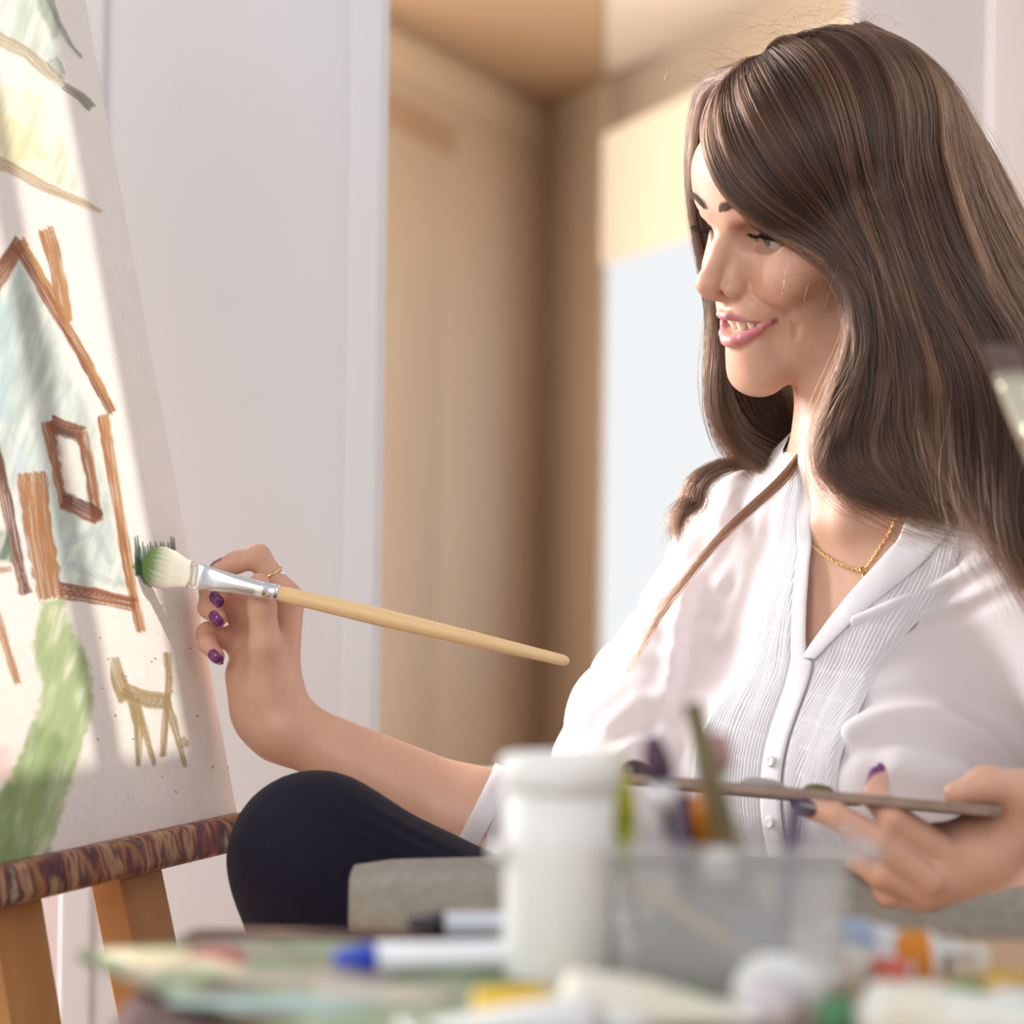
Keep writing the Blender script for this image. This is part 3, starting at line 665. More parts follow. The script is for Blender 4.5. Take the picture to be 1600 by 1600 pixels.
# mouth: smile with the upper teeth showing
ULIP = [(80.5, 26.5, -44.3), (88.5, 20, -43.2), (95.5, 11.5, -41.2), (100, 4.5, -39.8), (100.3, 0, -40.4)]
LLIP = [(80.5, 26.5, -45.6), (87.5, 20.5, -50.8), (94, 12, -56), (97.5, 5, -58.6), (98, 0, -59)]
RUL, RLL = [1.2, 1.9, 2.5, 2.9, 2.7], [1.2, 2.4, 3.5, 4.0, 4.1]
def surfH(l, u, prims):       # depth of the face surface at (l,u)
    p = H(135, l, u); d = -HR[:, 0]
    for _ in range(90): p = p+d*np.clip(sdf(prims, p[None])[0], -.01, .02)*.7
    return toH(p)
for s in (1, -1):
    cr_ = [surfH(s*a, b, head) for a, b in ((17.5, -17), (20, -25), (28.5, -33), (34.5, -42), (36, -52), (34, -59))]
    rr_ = [1.1, 1.6, 2.0, 2.0, 1.6, .8]
    for i in range(5): head += [hc(cr_[i], cr_[i+1], rr_[i], rr_[i+1], 3.6, True)]
for s in (1, -1):
    m = lambda q: (q[0], s*q[1], q[2])
    ru, rl = RUL, RLL
    for i in range(4): head += [hc(m(ULIP[i]), m(ULIP[i+1]), ru[i], ru[i+1], 2.4), hc(m(LLIP[i]), m(LLIP[i+1]), rl[i], rl[i+1], 3)]
CAV_U = [(77.5, 26.5, -45.0), (84, 20, -46.6), (90, 11.5, -48.2), (94.5, 0, -49)]
for s in (1, -1):
    m = lambda q: (q[0], s*q[1], q[2])
    rc_ = [.5, 2.3, 4.2, 5.0]
    for i in range(3):
        head += [hc(m(CAV_U[i]), m(CAV_U[i+1]), rc_[i], rc_[i+1], 1.2, True),
                 hc((CAV_U[i][0]+7, s*CAV_U[i][1], CAV_U[i][2]), (CAV_U[i+1][0]+7, s*CAV_U[i+1][1], CAV_U[i+1][2]), rc_[i]*.9, rc_[i+1]*.9, 1.2, True)]
for s in (1, -1): head += [he((-4, s*74, 6), (18, 5, 30), 5)]
# torso frame: notch at the base of the throat
NOT = P(1296, 790, 1.765); ty = math.radians(52); TF = np.array([-math.sin(ty), -math.cos(ty), 0]); TL = np.array([math.cos(ty), -math.sin(ty), 0]); TU = np.array([0, 0, 1.])
TR = np.stack([TF, TL, TU], 1)
def T(f, l, u): return NOT+TR@(np.array([f, l, u], float)*.001)
def toT(p): return (np.asarray(p)-NOT)@TR*1000.0
def tc(a, b, ra, rb=None, k=20): return cap(T(*a), T(*b), ra*.001, None if rb is None else rb*.001, k*.001)
def te(c, r, k=25): return ell(T(*c), np.array(r)*.001, TR, k*.001)
SHF, SHN = T(-72, -158, -42), T(-72, 158, -42)
ELF, WRF = P(925, 1372, 1.84), P(462, 1150, 1.845)
ELN, WRN = np.array([.465, 1.54, .665]), P(1478, 1338, 1.515)
HIPN, KNN, ANN = T(-40, 85, -470), P(510, 1352, 1.66), P(720, 2230, 1.74)
HIPF, KNF, ANF = T(-70, -85, -470), P(860, 1640, 1.95), P(800, 2480, 1.92)
torso = [tc((-82, 0, -20), (-80, 0, -200), 72, 92, 20), te((-78, 0, -150), (98, 138, 175), 30),
         tc((-66, -40, -14), (-72, -150, -38), 42, 42, 25), tc((-66, 40, -14), (-72, 150, -38), 42, 42, 25),
         te((0, -68, -185), (52, 62, 62), 30), te((0, 68, -185), (52, 62, 62), 30),
         te((-62, 0, -330), (88, 118, 150), 40), te((-75, 0, -470), (105, 160, 105), 50),
         tc((-14, -18, -8), (-36, -130, 10), 7, 8, 12), tc((-14, 18, -8), (-36, 130, 10), 7, 8, 12)]
nb0, nb1 = H(-12, 0, -40), T(-62, 0, 0)
neck = [cap(nb0, nb1, .050, .056, .016), cap(H(-25, 40, -25), T(-6, 12, -6), .010, .009, .022), cap(H(-25, -40, -25), T(-6, -12, -6), .010, .009, .022),
        tc((-50, 30, 45), (-70, 120, 0), 32, 32, 30), tc((-50, -30, 45), (-70, -120, 0), 32, 32, 30)]
arms = [cap(SHF, ELF, .046, .037, .02), cap(ELF, ELF+(WRF-ELF)*.35, .036, .038, .015), cap(ELF+(WRF-ELF)*.35, WRF, .038, .0215, .02),
        cap(SHN, ELN, .046, .037, .02), cap(ELN, ELN+(WRN-ELN)*.35, .036, .038, .015), cap(ELN+(WRN-ELN)*.35, WRN, .037, .024, .02)]
legs = [cap(HIPN, HIPN+(KNN-HIPN)*.5, .078, .066, .03), cap(HIPN+(KNN-HIPN)*.5, KNN, .066, .050, .03), cap(KNN, KNN+(ANN-KNN)*.35, .049, .050, .02), cap(KNN+(ANN-KNN)*.35, ANN, .050, .032, .02),
        cap(HIPF, KNF, .078, .054, .03), cap(KNF, ANF, .053, .034, .02)]
# --- painting hand
ZR = 1.845
def Z4(x, y, dz=0): return P(180+x/4.2105, 830+y/4.2105, ZR+dz*.001)
def mm(*a): return [v*.001 for v in a]
TH = [Z4(1055, 1130, -2), Z4(1015, 800, -15), Z4(985, 545, -17), Z4(962, 395, -14)]
IX = [Z4(1150, 500, 10), Z4(948, 215, 8), Z4(800, 262, 3), Z4(695, 305, 0)]
MD = [Z4(1050, 545, 24), Z4(700, 400, 26), Z4(640, 450, 10), Z4(703, 500, -2)]
RG = [Z4(965, 650, 30), Z4(650, 520, 22), Z4(632, 560, 4), Z4(702, 632, -8)]
PK = [Z4(880, 790, 30), Z4(628, 735, 10), Z4(636, 800, -3), Z4(700, 880, -11)]
wr = Z4(1130, 1330, 2)
hand = [cap(WRF, wr, .0215, .022, .012), cap(wr, Z4(1090, 1120, 4), .0215, .019, .014),
        cap(Z4(1090, 1150, 4), IX[0], .016, .0120, .012), cap(Z4(1070, 1150, 6), MD[0], .016, .0120, .012), cap(Z4(1010, 1180, 8), RG[0], .016, .0115, .012),
        cap(Z4(960, 1240, 8), PK[0], .016, .0110, .012), cap(Z4(1000, 1300, 6), Z4(880, 1000, 14), .015, .012, .012)]
hand += [cap(Z4(1075, 1250, 0), TH[0], .017, .0165, .012), cap(TH[0], TH[1], .0165, .0118, .010), cap(TH[1], TH[2], .0112, .0098, .005), cap(TH[2], TH[3], .0098, .0078, .005)]
for fg, r in ((IX, mm(9.8, 8.9, 7.8, 6.4)), (MD, mm(9.5, 8.6, 7.6, 6.4)), (RG, mm(9.2, 8.4, 7.4, 6.2)), (PK, mm(8.6, 7.6, 6.6, 5.6))):
    hand += chain(fg, r, .0035, .008)
# --- palette hand
def Z5(x, y, dz=0): return P(1150+x/3.5556, 1130+y/3.5556, 1.48+dz*.001)
F1 = [Z5(1130, 800, 2), Z5(830, 590, -9), Z5(600, 455, -6), Z5(430, 408, 0)]
F2 = [Z5(1225, 650, 8), Z5(915, 460, -4), Z5(822, 345, 14), Z5(832, 232, 30)]
F3 = [Z5(1120, 870, 10), Z5(860, 775, 0), Z5(735, 700, 10), Z5(800, 610, 28)]
F4 = [Z5(1045, 895, 18), Z5(905, 882, 12), Z5(800, 800, 20), Z5(850, 700, 34)]
TN = [Z5(1560, 520, 26), Z5(1640, 300, 14), Z5(1430, 265, 6), Z5(1270, 320, 8)]
hn0 = Z5(1400, 640, 26)
hand2 = [cap(WRN, hn0, .025, .020, .012), cap(Z5(1440, 620, 26), TN[0], .018, .016, .012)]
for fg in (F1, F2, F3, F4): hand2.append(cap(hn0, fg[0]+np.array([0, .004, 0]), .017, .0105, .010))
hand2 += [cap(TN[0], TN[1], .015, .0125, .010), cap(TN[1], TN[2], .0125, .0105, .006), cap(TN[2], TN[3], .0105, .0075, .006)]
for fg, r in ((F4, mm(8.6, 7.8, 6.8, 5.6)), (F3, mm(9.0, 8.4, 7.4, 6.0)), (F2, mm(9.4, 8.8, 7.8, 6.2)), (F1, mm(9.2, 8.6, 7.8, 6.6))):
    hand2 += chain(fg, r, .0022, .0030)
foot = [cap(ANN, ANN+np.array([-.14, -.03, -.05]), .034, .026, .02), cap(ANF, ANF+np.array([-.14, -.02, -.04]), .034, .026, .02)]
body_prims = head+neck+torso+arms+hand+hand2+legs+foot
V, Q = polygonise(body_prims, .00155)
V = smooth_verts(V, Q, 1, .45)
# skin colouring: lips, rosier nose, cheeks and knuckles are true skin colours
hq = toH(V); sk = np.tile([[.65, .375, .265]], (len(V), 1))
def tint(m, c): 
    global sk
    sk = sk*(1-m[:, None])+np.array(c)*m[:, None]
def dcap(p, a, b, r=0):
    a, b = np.array(a, float), np.array(b, float); ba = b-a; t = np.clip((p-a)@ba/(ba@ba), 0, 1); return np.linalg.norm(p-a-t[:, None]*ba, axis=1)-r
tint(.35*np.exp(-((hq-np.array([112, 0, -16]))**2).sum(1)/14**2), (.66, .30, .22))
for s in (1, -1): tint(.30*np.exp(-((hq-np.array([74, s*42, -20]))**2).sum(1)/20**2), (.68, .31, .24))
tint(.12*np.exp(-((hq-np.array([85, 0, -80]))**2).sum(1)/16**2), (.70, .36, .28))
aq = hq.copy(); aq[:, 1] = np.abs(aq[:, 1]); nearm = (hq[:, 0] > 70) & (np.abs(hq[:, 2]+50) < 30)
ix_ = np.nonzero(nearm)[0]; lm = np.full(len(V), 9.)
for chain_, rr in ((ULIP, RUL), (LLIP, RLL)):
    for i in range(4):
        d_ = dcap(aq[ix_], chain_[i], chain_[i+1])-(rr[i]+rr[i+1])/2
        if chain_ is ULIP: d_ = d_+np.where(aq[ix_, 2] > -38, .6, 0)
        lm[ix_] = np.minimum(lm[ix_], d_)
tint(sstep(1.3, .2, lm), (.56, .19, .22))
th_ = (aq[:, 1]-31)/13.6; arc = 9.6+6.6*np.sqrt(np.clip(1-th_**2, 0, 1)); eyz = (hq[:, 0] > 66) & (np.abs(th_) < 1.12) & (np.abs(hq[:, 2]-12) < 9)
tint(.92*eyz*sstep(1.5, .5, np.abs(hq[:, 2]-arc-.5)), (.03, .02, .02))
tint(.35*eyz*sstep(3.2, 1.0, np.abs(hq[:, 2]-arc-2.0)), (.50, .30, .34))
cav = np.full(len(V), 9.)
for i in range(3): cav[ix_] = np.minimum(cav[ix_], dcap(aq[ix_], CAV_U[i], CAV_U[i+1])-3.6)
tint(.7*sstep(.5, -1, cav)*(hq[:, 0] < 87), (.24, .06, .06))
for fg in (MD, RG, PK, IX, F1, F2, F3, F4, TH, TN):
    for j_ in (1, 2): tint(.28*np.exp(-((V-fg[j_])**2).sum(1)/.008**2), (.66, .30, .22))
    tint(.35*np.exp(-((V-fg[3])**2).sum(1)/.010**2), (.68, .30, .23))
sk *= (1+.015*wav(V, (410, 910, 1700), 2))[:, None]
M_skin = attr_mat('skin', .42, Subsurface_Weight=.22, Subsurface_Radius=(1.0, .34, .2), Subsurface_Scale=.008, Specular_IOR_Level=.42)
b_ = M_skin.node_tree.nodes['Principled BSDF']; tcn = nd(M_skin, 'ShaderNodeTexCoord'); vz = nd(M_skin, 'ShaderNodeTexNoise'); vz.inputs['Scale'].default_value = 900; vz.inputs['Detail'].default_value = 3
bp = nd(M_skin, 'ShaderNodeBump'); bp.inputs['Strength'].default_value = .18; bp.inputs['Distance'].default_value = .0006
lk(M_skin, tcn, 'Object', vz, 'Vector'); lk(M_skin, vz, 'Fac', bp, 'Height'); lk(M_skin, bp, 'Normal', b_, 'Normal')
person = from_np('person', V, Q, M_skin)
color_attr(person, np.clip(sk, 0, 1))
tag(person, 'smiling long-haired woman in a white blouse, seated, painting with her right hand', 'person')
bpy.context.view_layer.update()
# eyes
GAZE = Vector(P(225, 890, 1.80)); 
def sphere_np(c, r, Rm, n=28, m=20):
    V_ = []; 
    for i in range(m+1):
        th = math.pi*i/m
        for j in range(n):
            ph = 2*math.pi*j/n; V_.append(np.array(c)+Rm@(np.array([math.cos(th), math.sin(th)*math.cos(ph), math.sin(th)*math.sin(ph)])*r))
    Q_ = [(i*n+j, i*n+(j+1) % n, (i+1)*n+(j+1) % n, (i+1)*n+j) for i in range(m) for j in range(n)]
    return np.array(V_), np.array(Q_)
M_eye = attr_mat('eyeball', .12, Specular_IOR_Level=.6)
for s in (1, -1):
    c = H(EYE[0], s*EYE[1], EYE[2]); g = (np.array(GAZE)-c); g /= np.linalg.norm(g)
    # eyes look a little more forward than the full gaze line
    g = g*.55+HR[:, 0]*.35+np.array([0, -.18, 0]); g /= np.linalg.norm(g)
    x = np.cross(g, [0, 0, 1]); x /= np.linalg.norm(x); y = np.cross(x, g)
    Ve, Qe = sphere_np(c, .01205, np.stack([g, x, y], 1), 40, 60)
    t = np.arccos(np.clip((Ve-c)@g/.01205, -1, 1)); col = np.tile([[.55, .53, .53]], (len(Ve), 1))
    iris = sstep(.52, .46, t)[:, None]; col = col*(1-iris)+np.array([.10, .13, .17])*iris
    pup = sstep(.22, .18, t)[:, None]; col = col*(1-pup)+.004*pup
    o = from_np('eye', Ve, Qe, M_eye, person); color_attr(o, col)
# teeth: one row of separate upper teeth on a gum ridge
M_tooth = mat('tooth', (.78, .70, .58), .18, Subsurface_Weight=.3, Subsurface_Radius=(.004, .003, .002), Subsurface_Scale=.2)
def arch(l): return 91.5-.024*l*l
tl = [(4.3, 4.75, 9.6), (12.2, 3.9, 8.6), (19.0, 4.0, 8.8), (25.0, 3.3, 7.4)]
tp_ = []
for s in (1, -1):
    for (l, hw, hh) in tl:
        sl = -.035*l; ang = math.degrees(math.atan(sl))
        o_p = [he((arch(l)-1.5, s*l, -44.4), (3.4, hw, hh*.95), 1.0, False, rotu(s*ang*-1))]
        Vt, Qt = polygonise(o_p, .0007); hq_ = toH(Vt); 
        cut = -44.4-hh*.78+np.abs(np.abs(hq_[:, 1])-l)*.03
        hq_[:, 2] = np.maximum(hq_[:, 2], cut); Vt = HO+(hq_*.001)@HR.T
        from_np('tooth', Vt, Qt, M_tooth, person)
gp = [hc((arch(a)-5, a, -40.5), (arch(b)-5, b, -40.5), 3.6, 3.6, 2) for a, b in zip((-20, -10, 0, 10), (-10, 0, 10, 20))]
Vt, Qt = polygonise(gp, .0012); from_np('gum', Vt, Qt, mat('gum', (.42, .13, .13), .3), person)
# brows and lashes: short hairs
def hair_curves(name, strands, radii, m, parent):
    cu = bpy.data.hair_curves.new(name); cu.add_curves([len(s_) for s_ in strands])
    pts_ = np.concatenate(strands).astype(np.float32); cu.attributes['position'].data.foreach_set('vector', pts_.ravel())
    ra = cu.attributes.get('radius') or cu.attributes.new('radius', 'FLOAT', 'POINT'); ra.data.foreach_set('value', np.concatenate(radii).astype(np.float32))
    cu.materials.append(m); o = bpy.data.objects.new(name, cu); COL.objects.link(o)
    o.parent = parent; o.matrix_parent_inverse = parent.matrix_world.inverted(); return o
def hair_mat(name, c0, c1, rough=.32):
    m = bpy.data.materials.new(name); m.use_nodes = True; nt = m.node_tree; nt.nodes.clear()
    out = nt.nodes.new('ShaderNodeOutputMaterial'); hb = nt.nodes.new('ShaderNodeBsdfHairPrincipled'); hb.parametrization = 'COLOR'
    hi = nt.nodes.new('ShaderNodeHairInfo'); r = nt.nodes.new('ShaderNodeMix'); r.data_type = 'RGBA'
    r.inputs['A'].default_value = (*c0, 1); r.inputs['B'].default_value = (*c1, 1)
    pw = nt.nodes.new('ShaderNodeMath'); pw.operation = 'POWER'; pw.inputs[1].default_value = 2.2
    nt.links.new(hi.outputs['Random'], pw.inputs[0]); nt.links.new(pw.outputs[0], r.inputs['Factor'])
    nt.links.new(r.outputs['Result'], hb.inputs['Color']); hb.inputs['Roughness'].default_value = rough; hb.inputs['Radial Roughness'].default_value = .45
    hb.inputs['Random Roughness'].default_value = .2
    nt.links.new(hb.outputs[0], out.inputs[0]); return m
M_brow = mat('brow_hair', (.105, .062, .045), .8)
def surf_along(p0, d, prims, mx=.03):     # march from outside along d onto the blended surface
    p = np.array(p0, float); t = 0
    for _ in range(60):
        e = float(sdf(prims, p[None])[0])
        if e < 1e-5: break
        p = p+d*e*.8; t += e*.8
        if t > mx: break
    return p
st_, rd_ = [], []
for s in (1, -1):
    for k in range(330):
        t = random.random(); l = 6.5+t*37; uc = 34.5+6.5*math.sin(min(t*1.25, 1)*math.pi*.62)-2.2*max(0, t-.6)*5
        wd = 3.6*(1-.72*t)*(.35+.65*min(1, t/.22)); keep = t > .2 or random.random() < .35+3*t; u0 = uc+random.uniform(-wd, wd); p = surf_along(H(112, s*l, u0), -HR[:, 0], head, .06)
        if not keep: continue
        dl = .35+.65*t; ln = random.uniform(5, 8)*.001; dr = HR[:, 1]*s*dl+HR[:, 2]*(.85-.95*t)*(1 if u0 < uc+1 else -.1)
        dr /= np.linalg.norm(dr); nrm = HR[:, 0]*(.9-.4*t)+HR[:, 1]*s*.5*t
        q = [p+nrm*.0002, p+dr*ln*.5+nrm*.0009, p+dr*ln-HR[:, 0]*.0004*t*3+nrm*.0004]
        st_.append(np.array(q)); rd_.append(np.array([.00012, .00011, .00004]))
hair_curves('eyebrows', st_, rd_, M_brow, person)
st_, rd_ = [], []
for s in (1, -1):
    for k in range(150):
        t = k/149; l = 19+26*t; ex = 81.0+8.6*math.sqrt(max(0, 1-((l-31.5)/13.0)**2))*.0
        th = (l-31.5)/13.2; u0 = 9.6+6.6*math.sqrt(max(0, 1-th*th))+.2; f0 = EYE[0]+math.sqrt(max(30, 13.3**2-(l-31)**2-(u0-EYE[2])**2))
        p = H(f0-.3, s*l, u0); ln = random.uniform(6.5, 9.5)*(.8+.5*t)
        dl = th*.75+random.uniform(-.1, .1)
        q = [p, H(f0+ln*.45, s*(l+dl*ln*.4), u0-.5), H(f0+ln*.85, s*(l+dl*ln*.9), u0+.3), H(f0+ln*1.05, s*(l+dl*ln*1.2), u0+2.2)]
        st_.append(np.array(q)); rd_.append(np.array([.00024, .00019, .00012, .00004]))
hair_curves('eyelashes', st_, rd_, mat('lash', (.006, .005, .005), .5), person)

# fingernails
M_nail = mat('purple_nail', (.155, .018, .145), .16, Coat_Weight=.6)
M_nail2 = mat('dark_plum_nail', (.045, .012, .04), .2, Coat_Weight=.6)
def nail(c, along, nrm, ln, wd, m, prims):
    al = np.array(along, float); al /= np.linalg.norm(al); n = np.array(nrm, float); n -= al*(n@al); n /= np.linalg.norm(n); sd_ = np.cross(n, al)
    V_, nx_, ny_ = [], 13, 17
    for i in range(ny_):
        t = i/(ny_-1)*2-1
        for j in range(nx_):
            v = j/(nx_-1)*2-1; wv = math.sqrt(max(.02, 1-abs(t)**4))
            th = v*1.05; p0 = c+al*(t*ln/2)+sd_*(math.sin(th)/math.sin(1.05)*wd/2*wv)+n*(.010)
            p = surf_along(p0, -n, prims, .016); tip = max(0, t-.55)
            V_.append(p+n*(.0004+.0006*tip*2)+(-n)*(0.0))
    Q_ = [(i*nx_+j, i*nx_+j+1, (i+1)*nx_+j+1, (i+1)*nx_+j) for i in range(ny_-1) for j in range(nx_-1)]
    o = from_np('fingernail', np.array(V_), np.array(Q_), m, person); so2 = o.modifiers.new('s', 'SOLIDIFY'); so2.thickness = .0007; so2.offset = 1
    return o
VIEW = np.array([0, -1, 0.])
def nailat(x, y, fg, along, nv, ln, wd, m, prims, Zf):
    a = Zf(x+along[0], y+along[1], 0)-Zf(x, y, 0); c = fg[3]*.7+fg[2]*.3; q = Zf(x, y, 0); c = np.array([q[0]*c[1]/q[1], c[1], CAMZ+(q[2]-CAMZ)*c[1]/q[1]])
    nail(c, a, nv, ln, wd, m, prims)
hp = hand
nailat(694, 500, MD, (90, 85), VIEW+np.array([-.25, 0, .2]), .0125, .0085, M_nail, hp, Z4)
nailat(696, 628, RG, (90, 95), VIEW+np.array([-.25, 0, .15]), .0130, .0085, M_nail, hp, Z4)
nailat(694, 884, PK, (95, 85), VIEW+np.array([-.2, 0, .25]), .0128, .0080, M_nail, hp, Z4)
nailat(672, 262, IX, (-70, 28), np.array([-.05, -.30, .95]), .0105, .0085, M_nail, hp, Z4)
nailat(418, 408, F1, (-100, -28), VIEW+np.array([0, 0, -.15]), .0150, .0105, M_nail2, hand2, Z5)
nailat(805, 222, F2, (-10, -40), VIEW*.35+np.array([-.8, 0, .55]), .0105, .0080, M_nail, hand2, Z5)

# finger ring
rcen = IX[0]*.42+IX[1]*.58; rdir = (IX[1]-IX[0])/np.linalg.norm(IX[1]-IX[0])
def torus(name, c, d, R_, r_, m, par, n=40, k=10, sy=1.0):
    x, y, z = frame_axes(c, c+d); V_ = []; F_ = []
    for i in range(n):
        a = 2*math.pi*i/n; o_ = x*math.cos(a)+y*math.sin(a)*sy
        for j in range(k):
            b = 2*math.pi*j/k; V_.append(Vector(c)+o_*(R_+r_*math.cos(b))+z*(r_*1.2*math.sin(b)))
    F_ = [(i*k+j, ((i+1) % n)*k+j, ((i+1) % n)*k+(j+1) % k, i*k+(j+1) % k) for i in range(n) for j in range(k)]
    return pyobj(name, V_, F_, m, par, True)
M_gold = mat('gold', (.83, .58, .24), .2, Metallic=1.0)
ring = torus('finger_ring', rcen, rdir, .0096, .0008, M_gold, person)
sv, sq = sphere_np(Z4(1112, 322, 4), .0017, np.eye(3), 16, 12); from_np('gem', sv, sq, mat('clear_gem', (.9, .9, .92), .03, Metallic=.6), ring)

# ---------------- leggings
lp_ = [dict(q, ra=q['ra']+.0035, rb=q['rb']+.0035) for q in legs]+[dict(torso[7], r=torso[7]['r']+.006)]
Vl, Ql = polygonise(lp_, .004); Vl = smooth_verts(Vl, Ql, 2)
kd = ((Vl-P(640, 1330, 1.62))**2).sum(1); cr = np.exp(-kd/.035**2)
Vl += (cr*.0016*np.sin((Vl@np.array([60., 40, 130]))*4))[:, None]*np.array([[0, -1, .4]])
M_leg = mottled('navy_knit', [(.007, .006, .017), (.010, .008, .021)], 300, .75, bump=.25, bscale=2500, Specular_IOR_Level=.2, Sheen_Weight=.03, Sheen_Roughness=.4)
from_np('leggings', Vl, Ql, M_leg, person)

# ---------------- blouse
def grow(q, g):
    q = dict(q)
    if q['t'] == 'c': q['ra'] += g; q['rb'] += g
    else: q['r'] = q['r']+g
    return q
sl1 = SHF+(ELF-SHF)*.55
bl_p = [grow(q, .006) for q in torso]+[grow(neck[3], .008), grow(neck[4], .008)]
bl_p += [te((-5, 0, -190), (50, 70, 70), 30), te((-50, 0, -380), (108, 150, 140), 50)]
CUFF = P(752, 1280, 1.84)
bl_p += [cap(SHF, sl1, .056, .062, .03), cap(sl1, ELF, .062, .058, .03), cap(ELF, CUFF, .056, .041, .025), cap(ELF+np.array([0, 0, -.02]), CUFF+np.array([.06, 0, -.02]), .05, .04, .02),
         cap(SHN, SHN+(ELN-SHN)*.6, .060, .068, .04), cap(SHN+(ELN-SHN)*.6, ELN+np.array([0, 0, .01]), .068, .060, .03), cap(ELN, ELN+(WRN-ELN)*.25, .055, .05, .02)]
Vb_, Qb_ = polygonise(bl_p, .003); Vb_ = smooth_verts(Vb_, Qb_, 2)
tq = toT(Vb_)
def vneck_edge(u):     # (left, right) l-limits of the V opening at height u (mm in the torso frame)
    k = np.clip((u-VB)/(-VB), 0, 1.35); return V0-21*k, V0+k*(VRT-V0)
vb = toT(P(1266, 1024, 1.72)); VB = float(vb[2]); VRT = 70.0; V0 = 3.0
fc = tq[Qb_].mean(1)
le, ri = vneck_edge(fc[:, 2])
inV = (fc[:, 0] > -75) & (fc[:, 2] > VB) & (fc[:, 1] > le) & (fc[:, 1] < ri)
axn = (WRF-ELF)/np.linalg.norm(WRF-ELF); fw = Vb_[Qb_].mean(1)
cutF = ((fw-CUFF)@axn > -.001) & (fw[:, 0] < .02) & (fw[:, 2] < .85)
axm = (WRN-ELN)/np.linalg.norm(WRN-ELN); cutN = ((fw-ELN)@axm > .045) & (np.abs((fw-ELN)@np.cross(axm, [0, 0, 1])) < .09) & (fw[:, 1] < 1.60) & (np.linalg.norm(fw-(ELN+axm*.06), axis=1) < .09)
cutNeck = (fc[:, 2] > 44) & (np.abs(fc[:, 1]) < 70)
cutHem = fc[:, 2] < -478
Vb_, Qb_, used = cull(Vb_, Qb_, ~(inV | cutF | cutN | cutNeck | cutHem))
tq = toT(Vb_)
# soft folds: sleeve drape and yoke gathers
nr_ = np.zeros_like(Vb_); e1 = Vb_[Qb_[:, 1]]-Vb_[Qb_[:, 0]]; e2 = Vb_[Qb_[:, 3]]-Vb_[Qb_[:, 0]]; fn = np.cross(e1, e2)
for i in range(4): np.add.at(nr_, Qb_[:, i], fn)
nr_ /= np.linalg.norm(nr_, axis=1)[:, None]+1e-12
def line_fold(p, a, b, wdt, amp):
    a, b = np.array(a), np.array(b); d = dcap(p, a, b); return amp*np.exp(-(d/wdt)**2)
disp = .0022*wav(Vb_*np.array([1, 1, .35]), (38, 70, 115), 1.3)*.6
onarm = sstep(-95, -130, tq[:, 1])
disp += onarm*.0016*np.sin((Vb_@np.array([30., 45, 38]))*3+2*wav(Vb_, (30, 55), 4))
disp += (.0012*np.sin(tq[:, 1]*.55+.02*tq[:, 2])*sstep(35, 70, tq[:, 1])*sstep(-60, 10, tq[:, 2]))
Dn = lambda px_, py_, D: P(px_, py_, D)
def on_surf(px_, py_, prims, D0=1.45):
    a = P(px_, py_, D0); d = a-np.array([0, 0, CAMZ]); d /= np.linalg.norm(d); p = a.copy()
    for _ in range(90): p = p+d*np.clip(sdf(prims, p[None])[0], -.01, .05)*.75
    return p
for pts_, wdt, amp in ((((1575, 835), (1480, 890), (1400, 930), (1345, 955)), .0055, .0060), (((1600, 868), (1500, 915), (1445, 940)), .005, .0045), 
                       (((1340, 1125), (1400, 1100), (1480, 1098), (1550, 1130), (1615, 1190)), .008, .0055), (((1420, 1180), (1520, 1190), (1600, 1230)), .009, .004),
                       (((1130, 800), (1075, 930), (1050, 1060), (1045, 1180)), .006, .0020), (((1085, 880), (1062, 960), (1058, 1050)), .005, .0020), (((1200, 760), (1165, 870), (1135, 990)), .005, .0020), (((1170, 770), (1130, 900)), .005, .0020),
                       (((960, 1130), (1010, 1090), (1050, 1080)), .006, .0020), (((950, 1200), (1000, 1160), (1048, 1150)), .006, .0020)):
    q_ = [on_surf(a, b, bl_p) for a, b in pts_]; best = np.full(len(Vb_), 9.)
    for a, b in zip(q_[:-1], q_[1:]): best = np.minimum(best, dcap(Vb_, a, b))
    disp += amp*np.exp(-(best/wdt)**2)-amp*.5*np.exp(-((best-wdt*2.2)/wdt)**2)
Vb_ = Vb_+nr_*disp[:, None]
M_blouse = bpy.data.materials.new('sheer_white_cotton'); M_blouse.use_nodes = True; nt = M_blouse.node_tree
b_ = nt.nodes['Principled BSDF']; b_.inputs['Base Color'].default_value = (.90, .895, .93, 1); b_.inputs['Roughness'].default_value = .8; b_.inputs['Sheen Weight'].default_value = .2
